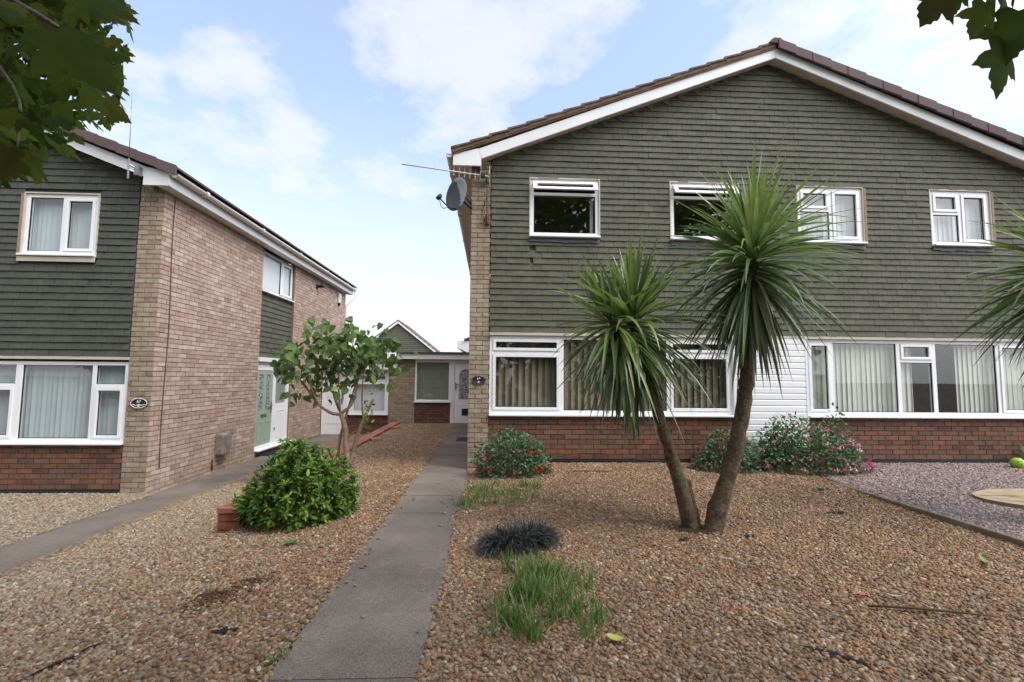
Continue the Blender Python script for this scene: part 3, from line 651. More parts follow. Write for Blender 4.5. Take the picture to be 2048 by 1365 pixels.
# ------------------------------------------------------------------ the left-hand house
T67 = lambda u, d, z: (-5.425 - u, 7.35 + d, z - .45)
def side67(h):
    S = lambda u, d, z: T67(-.33 + d, u - 7.35, z)
    a, b = 10.55, 12.27
    s = MB(S); hl = [(a, b, -1.215, 3.4)]; small = (12.85, 13.12, .30, .62)
    bricks(s, 7.344, 16.5, -1.385, 3.30, hl + [small], jit=1.3); panel(s, 7.60, 16.29, -1.7, 3.3, .004, .25, hl + [small])
    s.box(7.30, 16.5, -.035, .004, -1.46, -1.386, None, 0)
    s.build('side_wall', [M['buff'], M['mortar']], h)
    re = MB(S); re.box(a, b, .13, .25, -1.215, 3.3, .5); re.build('recess_wall', M['dark'], h)
    w = window(h, S, a + .01, b - .01, 2.345, 3.25, [(a + .07, 11.60, None, 'fixed', None), (11.66, b - .07, None, 'sash', None)], d=.06, sill_over=-.002)
    q = MB(S); q.box(a + .08, b - .08, .105, .11, 2.4, 3.2, .5); q.build('blind', M['blind_white'], w)
    t = MB(lambda u, d, z: S(u, d + .075, z)); tiles(t, a + .005, b - .005, .845, 2.30, gauge=.118); t.box(a + .003, b - .003, .0, .05, .845, 2.30, .5); t.build('tile_panel', M['tile'], h)
    l = MB(S); l.box(a + .002, b - .002, -.03, .12, .745, .84); l.box(a + .004, b - .004, .04, .12, .60, .743); l.build('door_lintel', M['upvc2'], h)
    # green front door with two tall lights, and a white side panel
    fr = MB(S); z0, z1 = -1.19, .598; D0, D1 = .035, .11
    for p, q in ((a + .003, a + .05), (11.40, 11.50), (b - .06, b - .003)): fr.box(p, q, D0, D1, z0, z1)
    for p, q in ((a + .05, 11.40), (11.50, b - .06)): fr.box(p, q, D0, D1, z1 - .05, z1); fr.box(p, q, D0, D1, z0, z0 + .06)
    df = fr.build('door_frame', M['upvc'], h, bevel=.004)
    sl = MB(S); sl.box(a + .003, b - .003, -.11, .10, z0 - .035, z0 - .003); sl.build('sill', M['upvc'], df, bevel=.006)
    d = MB(S); pa, pb = a + .055, 11.395; zb, zt = z0 + .065, z1 - .055
    g = [(pa + .13, pa + .33, -.36, zt - .09), (pa + .47, pa + .67, -.36, zt - .09)]
    panel(d, pa, pb, zb, zt, .045, .09, g, 0)
    for (p, q) in ((pa + .12, pa + .34), (pa + .46, pa + .68)):
        for (c, e) in ((-1.03, -.60),):
            d.box(p, q, .037, .0445, c, c + .02); d.box(p, q, .037, .0445, e - .02, e); d.box(p, p + .02, .037, .0445, c + .02, e - .02); d.box(q - .02, q, .037, .0445, c + .02, e - .02)
    dr = d.build('front_door', M['door_green'], h)
    gl = MB(S)
    for (p, q, c, e) in g: gl.box(p, q, .06, .07, c, e)
    gl.build('glass_panel', M['frost'], dr)
    lb = MB(S); lb.box(pa + .27, pa + .53, .030, .044, -.50, -.44); lb.build('letterbox', M['grey_metal'], dr)
    hd = MB(S); hd.box(pb - .07, pb - .035, .025, .044, -.42, -.18); hd.box(pb - .17, pb - .04, .0, .018, -.28, -.26); hd.build('handle', M['grey_metal'], dr)
    kn = MB(S); kn.tube([S(pa + .4, .03, .18), S(pa + .4, .0, .16), S(pa + .4, .01, .08)], .012); kn.T = None; kn.build('knocker', M['grey_metal'], dr)
    sp = MB(S); panel(sp, 11.505, b - .065, z0 + .065, z1 - .055, .045, .09, [(11.56, b - .12, -.24, z1 - .09)], 0)
    sp.box(11.58, b - .14, .038, .0445, -1.03, -1.01); sp.box(11.58, b - .14, .038, .0445, -.42, -.40); sp.box(11.58, 11.60, .038, .0445, -1.01, -.42); sp.box(b - .16, b - .14, .038, .0445, -1.01, -.42)
    so = sp.build('side_panel', M['upvc'], h)
    quad(S, (11.56, .06, -.24), (b - .12, .06, z1 - .09), 'pane', M['glass'], so)
    ne = MB(S); u = 11.56
    for i in range(9):
        ne.poly([(11.56 + i * .065, .085 + .012 * (i % 2), -.24), (11.56 + (i + 1) * .065, .085 + .012 * ((i + 1) % 2), -.24), (11.56 + (i + 1) * .065, .085 + .012 * ((i + 1) % 2), z1 - .09), (11.56 + i * .065, .085 + .012 * (i % 2), z1 - .09)], [(0, 1, 2, 3)])
    ne.build('net_curtain', M['blind_sage'], so)
    lk = MB(S); lk.box(11.545, 11.57, .03, .0445, -.86, -.80); lk.build('lock', M['black'], so)
    w2 = window(h, S, small[0] + .005, small[1] - .005, small[2] + .005, small[3], [(small[0] + .05, small[1] - .05, None, 'fixed', None)], d=.03, fw=.045, sill_over=.0)
lower67 = [(.03, 3.88, -.578, .622, [(.085, .50, .262, 'sash', 'fixed'), (.56, 1.565, None, 'fixed', None), (1.66, 2.45, .262, 'sash', 'fixed'), (2.51, 3.82, None, 'fixed', None)],
            [(.05, 3.85, 'blind_grey', .075, -10)]),
           (5.085, 9.21, -.578, .622, [(5.14, 6.6, None, 'fixed', None), (6.66, 9.15, None, 'fixed', None)], [(5.2, 9.1, 'blind_cream', .085, 14)])]
upper67 = [(.625, 1.71, 2.245, 3.19, [(.68, 1.12, None, 'sash', None), (1.17, 1.655, None, 'fixed', None)], [(.64, 1.70, 'blind_grey', .075, -10)], 'r'),
           (2.905, 4.03, 2.245, 3.19, [(2.96, 3.975, None, 'fixed', None)], [(2.97, 3.95, 'blind_grey', .072, -24)], 'r')]
h67 = house('brick_house', T67, 'tall brick-sided house with dark green tile-hung front and pale blinds, beside its green front door', side67, (-.535, -.155),
            (('roof_purple', 'cap'), ('roof_purple', 'cap')), lower67, upper67, 'tile67', [], 'upvc2', 'cream', pier_r=.355, gauge=.107)
# cream board below the upper window and casement stays
cb_ = MB(T67); cb_.box(.61, 1.735, -.06, -.035, 2.13, 2.205); cb_.build('sill_board', M['lintel'], h67)
for (u, z) in ((1.09, 2.72), (.47, -.02)):
    pass
dp = MB(); dp.tube([(-4.83, 16.72, 3.0), (-4.83, 16.72, 2.72), (-5.0, 16.62, 2.55), (-5.07, 16.55, 2.45), (-5.07, 16.55, -1.8)], .035); dp.build('downpipe', M['upvc2'], h67, True)

# ------------------------------------------------------------------ the two flat-roofed links between the houses
LY = 14.5
TLk = lambda u, d, z: (u, LY + d, z)
def door_panels(mb, T, rects, d0=-.012):
    for (p, q, c, e) in rects:
        w = .022
        mb.box(p, q, d0, .0, c, c + w); mb.box(p, q, d0, .0, e - w, e); mb.box(p, p + w, d0, .0, c + w, e - w); mb.box(q - w, q, d0, .0, c + w, e - w)
        mb.box(p + .05, q - .05, d0 + .004, .0, c + .05, e - .05)
lk = thing('flat_roofed_link', (-3.9, 15.5, -1.8), 'lower flat-roofed brick link with a white panelled side door and vertical blinds', 'building')
b = MB(TLk); bricks(b, -3.08, -2.30, -1.46, .49, ph=.02); panel(b, -3.08, -2.30, -1.8, .49, .0, .2); b.build('brick_pier', [M['buff_pier'], M['mortar']], lk)
b = MB(TLk); bricks(b, -4.36, -3.085, -1.86, -1.185, ph=.03); panel(b, -4.36, -3.085, -1.9, -1.185, .0, .2); b.build('sill_wall', [M['red'], M['mortar_dark']], lk)
w = window(lk, TLk, -4.21, -3.09, -1.15, .10, [(-4.155, -3.145, -.19, 'sash', 'sash')], d=-.02, sill_over=.01)
blind(w, TLk, -4.14, -3.16, -1.09, .03, M['blind_white'], .085, 16)
b = MB(TLk); b.box(-4.355, -4.215, -.03, .1, -1.18, .10); b.box(-5.09, -2.83, -.06, .1, .105, .185); b.build('door_lining', M['upvc'], lk)
b = MB(TLk); b.box(-5.06, -5.0, -.03, .06, -1.82, .10); b.box(-4.43, -4.365, -.03, .06, -1.82, .10); b.box(-5.0, -4.43, -.03, .06, .05, .10); b.box(-5.07, -4.355, -.07, .06, -1.855, -1.822); fr_ = b.build('door_frame', M['upvc'], lk, bevel=.004)
b = MB(TLk); b.box(-4.995, -4.435, .0, .05, -1.815, .045)
door_panels(b, TLk, [(-4.92, -4.76, -1.45, -.85), (-4.67, -4.51, -1.45, -.85), (-4.92, -4.76, -.65, -.15), (-4.67, -4.51, -.65, -.15)])
dr = b.build('side_door', M['upvc'], lk, bevel=.003)
b = MB(TLk); b.box(-4.82, -4.70, -.02, -.002, -.06, .0); b.build('glass_panel', M['wood'], dr)
b = MB(TLk); b.box(-4.48, -4.45, -.03, -.002, -.85, -.62); b.box(-4.56, -4.45, -.055, -.035, -.74, -.72); b.build('handle', M['grey_metal'], dr)
b = MB(TLk); b.box(-5.09, -2.81, -.22, -.19, .192, .375, .5); b.build('fascia', M['upvc2'], lk)
b = MB(TLk); b.box(-5.09, -2.815, -.25, 5.0, .378, .43, .5); b.box(-5.09, -2.815, -.188, 5.0, .188, .376, .5); b.build('flat_roof', M['felt'], lk)
b = MB(TLk); b.box(-5.05, -2.9, 3.0, 3.05, -1.8, .18, .5); b.build('interior', M['dark'], lk)

pk = thing('flat_roofed_porch', (-1.6, 15.5, -1.45), 'taller flat-roofed porch with a sage blind window and an arched-glass white front door', 'building')
b = MB(TLk); bricks(b, -2.297, -1.215, -1.46, -.80, ph=.01, bl=.215); panel(b, -2.297, -1.215, -1.6, -.80, .0, .2); b.build('sill_wall', [M['red'], M['mortar_dark']], pk)
w = window(pk, TLk, -2.295, -1.215, -.765, .475, [(-2.24, -1.27, None, 'fixed', None)], d=-.02, sill_over=.03)
b = MB(TLk); z = -.70
while z < .41: b.poly([(-2.235, .05, z), (-1.275, .05, z), (-1.275, .068, z + .027), (-2.235, .068, z + .027)], [(0, 1, 2, 3)]); z += .025
b.build('blind', M['blind_sage'], w)
b = MB(TLk); b.box(-1.212, -1.15, -.03, .06, -1.44, .475); b.box(-.36, -.335, -.03, .06, -1.44, .475); b.box(-1.15, -.36, -.03, .06, .41, .475); b.box(-1.22, -.335, -.08, .06, -1.455, -1.442); b.box(-1.15, -1.10, -.022, .05, -1.435, .405); b.build('door_frame', M['upvc'], pk, bevel=.004)
dcx, dx0, dx1 = -.74, -1.095, -.365
def arch(cx, hw, z0, zs, n=14): return [(cx - hw, z0), (cx + hw, z0)] + [(cx + hw * math.cos(math.pi * i / n), zs + hw * math.sin(math.pi * i / n)) for i in range(n + 1)]
b = MB(TLk); b.box(dx0, dx1, .0, .05, -1.43, .40)
o_, i_ = arch(dcx, .25, -.74, .02), arch(dcx, .215, -.705, .02)
for k in range(len(o_)):
    k2 = (k + 1) % len(o_); b.poly([(o_[k][0], -.012, o_[k][1]), (o_[k2][0], -.012, o_[k2][1]), (i_[k2][0], -.004, i_[k2][1]), (i_[k][0], -.004, i_[k][1]), (o_[k][0], .0, o_[k][1]), (o_[k2][0], .0, o_[k2][1])], [(0, 1, 2, 3), (0, 4, 5, 1)], .5)
door_panels(b, TLk, [(-1.0, -.48, -1.28, -.86)])
dr = b.build('front_door', M['upvc'], pk)
b = MB(TLk); b.poly([(x, -.003, z) for x, z in i_], [tuple(range(len(i_)))], .5); b.build('glass_panel', M['frost'], dr)
b = MB(TLk); b.box(-.86, -.55, -.03, -.013, -1.18, -.98); b.build('letterbox', M['black'], dr)
b = MB(TLk); b.box(-1.07, -1.04, -.03, -.002, -.40, -.17); b.box(-1.06, -.96, -.06, -.04, -.26, -.24); b.build('handle', M['grey_metal'], dr)
b = MB(TLk); b.box(-2.81, -.335, -.22, -.19, .515, .665, .5); b.box(-2.30, -.335, -.06, .1, .478, .513, .5); b.build('fascia', M['upvc2'], pk)
b = MB(TLk); b.box(-2.83, -.335, -.26, 5, .668, .735, .5); b.box(-2.80, -.335, -.188, 5, .515, .666, .5); b.build('flat_roof', M['felt'], pk)
b = MB(TLk); b.box(-2.28, -.36, 2.5, 2.55, -1.4, .5, .5); b.build('interior', M['dark'], pk)

# ------------------------------------------------------------------ houses further back
fy = 40.0; TF = lambda u, d, z: (u, fy + d, z)
fh = thing('gabled_house', (-7.85, 43, -2), 'distant steep-gabled house seen over the flat roof between the two houses', 'house')
fa = 3.95
b = MB(TF); b.prism([(-7.85 - fa, -2), (-7.85 + fa, -2), (-7.85 + fa, 1.35), (-7.85, 4.42), (-7.85 - fa, 1.35)], 0, 4.4, 'xzy', .5); b.build('wall', M['lintel'], fh)
b = MB(lambda u, d, z: TF(u, d, z)); n = 0
z = .2
while z < 4.4:
    hw = min(fa, (4.42 - z) / 3.07 * fa); b.poly([(-7.85 - hw, -.07, z), (-7.85 + hw, -.07, z), (-7.85 + max(hw - .2, .02), -.015, z + .175), (-7.85 - max(hw - .2, .02), -.015, z + .175)], [(0, 1, 2, 3)]); z += .165
b.build('tile_cladding', M['tile'], fh)
b = MB(TF)
for s in (1, -1):
    b.prism([(-7.85 + s * 4.2, 1.16), (-7.85, 4.45), (-7.85, 4.66), (-7.85 + s * 4.2, 1.37)], -.22, -.16, 'xzy', .5)
b.build('bargeboard', M['upvc2'], fh)
b = MB(TF)
for s in (1, -1):
    for k in range(12):
        x0, x1 = s * 4.35 * k / 12, s * 4.35 * (k + 1.1) / 12
        z0_, z1_ = 4.66 - .783 * abs(x0), 4.66 - .783 * abs(x1) + .03; b.prism([(-7.85 + x0, z0_), (-7.85 + x1, z1_), (-7.85 + x1, z1_ + .07), (-7.85 + x0, z0_ + .09)], -.26, 5.0, 'xzy')
b.build('roof', M['roof_brown'], fh)
w = window(fh, TF, -8.55, -7.95, .6, 1.95, [(-8.48, -8.02, None, 'fixed', None)], d=-.10, fw=.1, sill=False, glass='glass_dark')
w = window(fh, TF, -8.95, -8.6, .6, 1.95, [(-8.9, -8.65, None, 'fixed', None)], d=-.10, fw=.07, sill=False, glass='glass_dark')
eh = thing('terraced_house', (3, 25, -2), 'house behind the right-hand pair of which only a white eaves corner shows beside the pier', 'house')
b = MB(); b.box(-1.05, 6, 22.25, 30, -2, 1.5, .5); b.build('wall', M['mortar'], eh)
b = MB(); b.box(-1.58, -1.02, 22.0, 30, 1.36, 1.66, .5); b.prism([(-1.58, 1.36), (-1.02, 1.36), (-1.02, 1.10)], 22.0, 22.1, 'xzy', .5); b.build('eaves', M['upvc2'], eh)
b = MB()
for k in range(12): b.prism([(-1.25 + k * .4, 1.68 + k * .17), (-.8 + k * .4, 1.86 + k * .17), (-.8 + k * .4, 1.92 + k * .17), (-1.25 + k * .4, 1.76 + k * .17)], 21.9, 30, 'xzy')
b.build('roof', M['roof_brown'], eh)

# ------------------------------------------------------------------ things fixed to the walls
def plaque(name, c, k_, label, txt, rim_m, flower_m):
    y = c[1]; p = thing(name, c, label, 'house number', None); rx, rz = .060 * k_, .036 * k_
    q = [(c[0] + rx * 1.02 * math.cos(2 * math.pi * k / 36), c[2] + rz * 1.02 * math.sin(2 * math.pi * k / 36)) for k in range(36)]
    b = MB(); b.prism(q, y - .008, y + .012, 'xzy', .5); b.build('plate', M['black'], p)
    b = MB(); b.tube([(c[0] + rx * .96 * math.cos(2 * math.pi * k / 36), y - .009, c[2] + rz * .96 * math.sin(2 * math.pi * k / 36)) for k in range(37)], .0030 * k_, 6, .5); b.build('rim', rim_m, p, True)
    cu_ = bpy.data.curves.new('number', 'FONT'); cu_.body = txt; cu_.size = .030 * k_; cu_.extrude = .0015; cu_.offset = .0003 * k_; cu_.align_x = 'CENTER'; cu_.align_y = 'CENTER'
    to = bpy.data.objects.new('tmp', cu_); COL.objects.link(to); to.matrix_world = Matrix.Translation((c[0], y - .011, c[2] + .0125 * k_)) @ Matrix.Rotation(R(90), 4, 'X')
    dg = bpy.context.evaluated_depsgraph_get(); dg.update(); me = bpy.data.meshes.new_from_object(to.evaluated_get(dg)); me.transform(to.matrix_world); bpy.data.objects.remove(to)
    me.materials.clear(); me.materials.append(M['plate_white']); link('number', me, p)
    for s in (-1, 1):
        b = MB(); b.tube([(c[0] + s * t * .046 * k_, y - .0105, c[2] + (-.013 + .0042 * math.sin(t * 8 + .6)) * k_) for t in np.linspace(.26, 1, 12)], [.0026 * k_] * 11 + [.0015 * k_], 6, .5); b.build('scroll', rim_m, p, True)
    b = MB(); b.ball((c[0], y - .010, c[2] - .017 * k_), .008 * k_, .004, .008 * k_, r=.5)
    for k in range(6): b.ball((c[0] + .0065 * k_ * math.cos(k * 1.047), y - .011, c[2] - .017 * k_ + .0065 * k_ * math.sin(k * 1.047)), .0045 * k_, .003, .0045 * k_, 8, 5, .5)
    b.build('flower', flower_m, p, True)
M['plate_white'] = mat('painted_white', col=(.68, .68, .66), rough=.5); M['plate_pink'] = mat('painted_pink', col=(.55, .36, .34), rough=.5); M['plate_dark'] = mat('worn_rim', col=(.09, .09, .09), rough=.5)
plaque('house_number_plaque', (-5.252, 7.330, -.442), 2.05, 'oval black plaque with white rim reading 67 on the pale brick pier', '67', M['plate_white'], M['plate_white'])
plaque('house_number_plaque', (-.180, 7.330, -.055), 1.8, 'oval black plaque with pink flower reading 69 on the pale brick pier', '69', M['plate_dark'], M['plate_pink'])

# satellite dish
sd = thing('satellite_dish', (-.33, 7.3, 2.65), 'dark grey satellite dish under the eaves at the corner of the tile-hung house', 'satellite dish')
c = Vector((-.545, 7.0, 2.77)); f = Vector((-.66, -.74, .08)).normalized(); up = (Vector((0, 0, 1)) - f * f.z).normalized(); rt = up.cross(f)
b = MB(); vs_ = []; fs = []; nr_, na = 7, 40
for s_, off in ((1, 0.0), (1, -.008)):
    for i in range(nr_ + 1):
        r_ = i / nr_
        for k in range(na):
            a = 2 * math.pi * k / na; vs_.append(c + rt * (.225 * r_ * math.cos(a)) + up * (.265 * r_ * math.sin(a)) + f * (.055 * r_ * r_ - .04 + off))
M['dish_pale'] = mat('dish_painted_sheen', col=(.30, .30, .32), rough=.35, spec=.6); M['dish'] = mat('dish_grey', col=(.045, .043, .045), rough=.4, spec=.5)  # pale part of the dish face: reflection and shadow edge painted as colour
base = nr_ * na + na; mi = []
for sh in (0, 1):
    for i in range(nr_):
        for k in range(na):
            o = sh * base + i * na; fs.append((o + k, o + (k + 1) % na, o + na + (k + 1) % na, o + na + k))
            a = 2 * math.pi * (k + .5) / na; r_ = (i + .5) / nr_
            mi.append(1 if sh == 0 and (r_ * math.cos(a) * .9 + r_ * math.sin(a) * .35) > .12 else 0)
for k in range(na): fs.append((nr_ * na + k, nr_ * na + (k + 1) % na, base + nr_ * na + (k + 1) % na, base + nr_ * na + k)); mi.append(0)
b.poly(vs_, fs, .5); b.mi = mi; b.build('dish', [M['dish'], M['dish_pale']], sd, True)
b = MB(); e = c + f * .34 - up * .19; b.tube([c - up * .23 + f * .0, c - up * .27 + f * .12, e], .011, 8); b.tube([c - f * .04, c - f * .12 - up * .05, Vector((-.335, 7.28, 2.66))], .018, 8); b.tube([c - f * .05 + up * .06, Vector((-.40, 7.2, 2.78)), Vector((-.335, 7.28, 2.72))], .012, 8); b.build('arm', M['black'], sd, True)
b = MB(); b.tube([e - f * .03 + up * .01, e + f * .02 + up * .03], .022, 10); b.tube([e + f * .03 - up * .02, e - f * .02 + up * .045], .03, 10); b.build('receiver', M['black'], sd, True)
b = MB(); b.tube([e - up * .01, e - up * .10 - f * .04, e - up * .13 - f * .09, c - up * .26 + f * .14], .005, 6); b.build('cable', M['black'], sd, True)
b = MB(); b.box(-.345, -.331, 7.26, 7.34, 2.58, 2.80); b.build('bracket', M['black'], sd)
# television aerial
ta = thing('television_aerial', (-.085, 7.33, 2.5), 'long thin television aerial on a rusty bracket above the satellite dish', 'aerial')
b = MB(); b.tube([(-.078, 7.27, 2.44), (-.088, 7.27, 3.26)], .013, 8); b.box(-.115, -.045, 7.28, 7.343, 2.42, 2.56); b.box(-.11, -.05, 7.29, 7.343, 3.10, 3.16); b.build('mast', M['rust'], ta)
bo, bt = Vector((-.06, 7.22, 3.165)), Vector((-1.40, 7.05, 3.245))
b = MB(); b.tube([bo, bt], .010, 8); b.build('boom', M['alu'], ta, True)
b = MB()
for k in range(15):
    p = bo.lerp(bt, .10 + .90 * k / 14.5); hl_ = .080 - .0018 * k; b.tube([p - Vector((0, 0, hl_)), p + Vector((0, 0, hl_))], .0026, 5)
for s in (-1, 1):
    for q in (.06, .11, .16): b.tube([bo + Vector((.0, -.02, s * .02)), bo + Vector((.01, -.02, s * q * 1.0))], .0026, 5)
b.build('elements', M['alu'], ta)
b = MB(); p = bo.lerp(bt, .07); b.box(p.x - .03, p.x + .03, p.y - .03, p.y + .03, p.z - .03, p.z + .035); b.tube([p + Vector((.04, .0, -.02)), (-.05, 7.3, 3.0), (-.13, 7.335, 2.75), (-.17, 7.335, 2.6), (-.09, 7.335, 2.48)], .004, 5); b.build('junction_box', M['black'], ta)
# whip aerial
wa = thing('whip_aerial', (-5.405, 7.02, 2.97), 'thin vertical whip aerial clamped to the verge of the dark tile-hung house', 'aerial')
b = MB(); b.tube([(-5.405, 7.0, 3.2), (-5.43, 7.0, 4.2)], [.006, .003], 6)
for z in (3.45, 3.62, 3.8, 3.98): b.ball((-5.405 - (z - 3.2) * .025, 7.0, z), .008, .008, .01, 8, 5)
b.build('rod', M['grey_metal'], wa, True)
b = MB(); b.tube([(-5.400, 7.0, 2.88), (-5.404, 7.0, 3.18)], .014, 8); b.tube([(-5.40, 7.0, 3.02), (-5.34, 7.06, 3.0)], .012, 6); b.tube([(-5.40, 7.0, 3.1), (-5.34, 7.06, 3.06)], .012, 6); b.box(-5.355, -5.29, 7.04, 7.12, 2.96, 3.1); b.build('clamp', M['grey_metal'], wa)
# security light, alarm box, flue guard, cable on the side wall of the left house
sl = thing('security_light', (-5.09, 13.76, 2.57), 'small black security light high on the brick side wall', 'light')
b = MB(); b.box(-5.089, -5.06, 13.70, 13.80, 2.50, 2.64); b.build('mount', M['black'], sl, bevel=.005)
b = MB(); b.tube([(-5.07, 13.76, 2.57), (-4.96, 13.80, 2.60), (-4.90, 13.82, 2.615)], [.03, .055, .06], 10); b.build('lamp_head', M['black'], sl, True)
ab = thing('alarm_box', (-5.09, 15.75, 2.5), 'small white alarm box near the far end of the brick side wall', 'alarm')
b = MB(); b.box(-5.089, -5.03, 15.63, 15.88, 2.40, 2.73); b.build('cover', M['cream'], ab, bevel=.012)
b = MB(); b.ball((-5.05, 15.72, 2.37), .04, .06, .06); b.build('sounder', M['black'], ab, True)
fg = thing('flue_guard', (-5.09, 9.25, -1.3), 'tarnished metal flue guard on the side wall with a wire cage', 'flue')
b = MB(); b.box(-5.089, -4.93, 9.05, 9.32, -1.50, -1.10); b.build('cowl', M['vent'], fg, bevel=.03)
b = MB()
for k in range(9): b.box(-4.985, -4.905, 9.325, 9.345, -1.40 + k * .03, -1.385 + k * .03)
b.build('louvres', M['alu'], fg)
b = MB(); y0_, y1_, zz0, zz1 = 8.97, 9.62, -1.56, -1.04
for k in range(8): yy = y0_ + (y1_ - y0_) * k / 7; b.tube([(-5.085, yy, zz0), (-5.02, yy, zz0), (-5.02, yy, zz1), (-5.085, yy, zz1)], .003, 4)
for k in range(5): zq = zz0 + (zz1 - zz0) * k / 4; b.tube([(-5.085, y0_, zq), (-5.02, y0_, zq), (-5.02, y1_, zq), (-5.085, y1_, zq)], .003, 4)
b.build('cage', M['vent'], fg)
b = MB(); b.tube([(-5.07, 8.98, -1.74), (-5.07, 8.98, -1.6), (-5.085, 9.0, -1.56)], .018, 8); b.build('drain_pipe', M['rust'], fg, True)
b = MB(); pts = [(-5.078, 7.60 + .02 * math.sin(z * 2.1) + (.06 if z > 2.3 else 0) * 0 - .006 * (z + 1.6), z) for z in np.linspace(2.82, -1.45, 24)]; b.tube(pts, .007, 6)
tag(b.build('wall_cable', M['rust'], None, True), 'thin brown cable running down the brick side wall near the corner', 'cable')
# doormats
for (x0, x1, y0, y1, z, mt, lab) in ((-5.02, -4.55, 10.62, 11.25, -1.764, 'mat', 'black doormat on the path below the green front door'), (-.74, -.36, 10.45, 11.05, H0 + .002, 'matgrey', 'dark grey doormat on the right-hand path near the white front door')):
    b = MB(); b.box(x0, x1, y0, y1, z, z + .016)
    for k in range(10): b.box(x0 + .02, x1 - .02, y0 + .03 + k * (y1 - y0 - .05) / 10, y0 + .05 + k * (y1 - y0 - .05) / 10, z + .0162, z + .021)
    tag(b.build('doormat', M[mt]), lab, 'doormat')

# ------------------------------------------------------------------ garden walls, edging, slab, ball
lw = thing('low_brick_wall', (-2.76, 7, -1.75), 'low red brick wall with flat coping stepping along the gravel bank', 'wall')
cs = lambda u, d, z: (wall_x(u) - .225 + d, u, z)
b = MB()
for k in range(4):
    z0_ = -1.765 + k * .082; y = 5.1 + (.06 if k % 2 else 0)
    bb = MB(); u = 5.1
    while u < 14.4:
        e = min(u + (.215 if (u > 5.1 or k % 2 == 0) else .105), 14.4); b.box(*((lambda q: (q, q + .225))(wall_x((u + e) / 2) - .225)), u + random.uniform(0, .002), e - .009, z0_ + .004, z0_ + .076); u = e
b.build('brickwork', M['blockred'], lw)
b = MB(); u = 5.09; k = 0
while u < 14.35:
    e = min(u + (.108 if u < 7.2 else .44), 14.4); q = wall_x((u + e) / 2); dz = random.uniform(-.004, .004)
    b.box(q - .232, q + .006, u + .003, e - .005, -1.436, -1.375 + dz); u = e
b.build('coping', M['coping'], lw, bevel=.006)
for i, (x, y, rz, lab) in enumerate(((-2.50, 10.6, .35, 'loose red brick lying in gravel against the low wall, nearer one'), (-2.52, 13.0, .2, 'loose red brick lying in gravel near the far end of the low wall'))):
    b = MB(lambda u, d, z, x=x, y=y, rz=rz: (x + u * math.cos(rz) - d * math.sin(rz), y + u * math.sin(rz) + d * math.cos(rz), -1.425 + z)); b.box(-.11, .11, -.16, .16, 0, .055)
    tag(b.build('loose_brick', M['coping'], bevel=.008), lab, 'brick', 'loose bricks by the low wall')
b = MB(); y = 2.2; rr = random.Random(3)
while y < 6.85:
    e = y + .915; dz = rr.uniform(-.006, .004); dx = rr.uniform(-.006, .006); b.box(4.60 + dx, 4.645 + dx, y, e - .006, -1.55, -1.362 + dz); y = e
b = b.build('garden_edging', M['kerb'], bevel=.012); tag(b, 'weathered concrete edging strip dividing tan gravel from plum slate', 'edging')
sp = thing('stone_slab', (6.6, 5.35, -1.4), 'oval sandstone stepping slab with carved lines set in plum slate', 'slab')
q = [(6.62 + .86 * math.cos(t) * (1 + .03 * math.sin(3 * t)), 5.28 + .50 * math.sin(t)) for t in np.linspace(0, 2 * math.pi, 40, endpoint=False)]
b = MB(); b.prism(q, -1.44, -1.358, 'xyz', .5); b.build('stone', M['sandstone'], sp, bevel=.012)
b = MB()
for pts in ([(5.85, 5.45), (6.3, 5.42), (7.0, 5.40), (7.4, 5.3)], [(6.15, 5.47), (6.25, 5.25), (6.6, 5.05), (7.1, 4.95)], [(6.45, 5.42), (6.5, 5.2), (6.9, 5.1), (7.3, 5.1)], [(5.9, 5.2), (6.3, 5.15), (6.7, 4.9)]):
    for a, c_ in zip(pts[:-1], pts[1:]):
        dx, dy = c_[0] - a[0], c_[1] - a[1]; l = math.hypot(dx, dy); nx, ny = -dy / l * .007, dx / l * .007
        b.poly([(a[0] - nx, a[1] - ny, -1.3565), (c_[0] - nx, c_[1] - ny, -1.3565), (c_[0] + nx, c_[1] + ny, -1.3565), (a[0] + nx, a[1] + ny, -1.3565)], [(0, 1, 2, 3)])
b.build('carving', M['soil'], sp)
ball_c = Vector((8.13, 6.98, -1.258))
R_B = .090
fb = thing('football', ball_c, 'lime green and black football resting on the plum slate', 'ball')
b = MB(); b.ball(ball_c, R_B, R_B, R_B, 24, 16, .5); b.build('ball_skin', mat('lime_skin', col=(.28, .46, .06), rough=.4), fb, True)
b = MB(); rr = random.Random(5)
for k in range(44):
    v = Vector((rr.gauss(0, 1), rr.gauss(0, 1), rr.gauss(0, 1))).normalized(); t = v.orthogonal().normalized(); t.rotate(Matrix.Rotation(rr.uniform(0, 6.28), 3, v)); s = v.cross(t)
    pts = [ball_c + (v + t * x * .2 + s * y * .09).normalized() * (R_B + .0012) for x, y in ((-1, 0), (-.4, .6), (.4, .6), (1, 0), (.4, -.25), (-.4, -.25))]; b.poly(pts, [(0, 1, 2, 3, 4, 5)])
b.build('ball_pattern', M['bitumen'], fb)
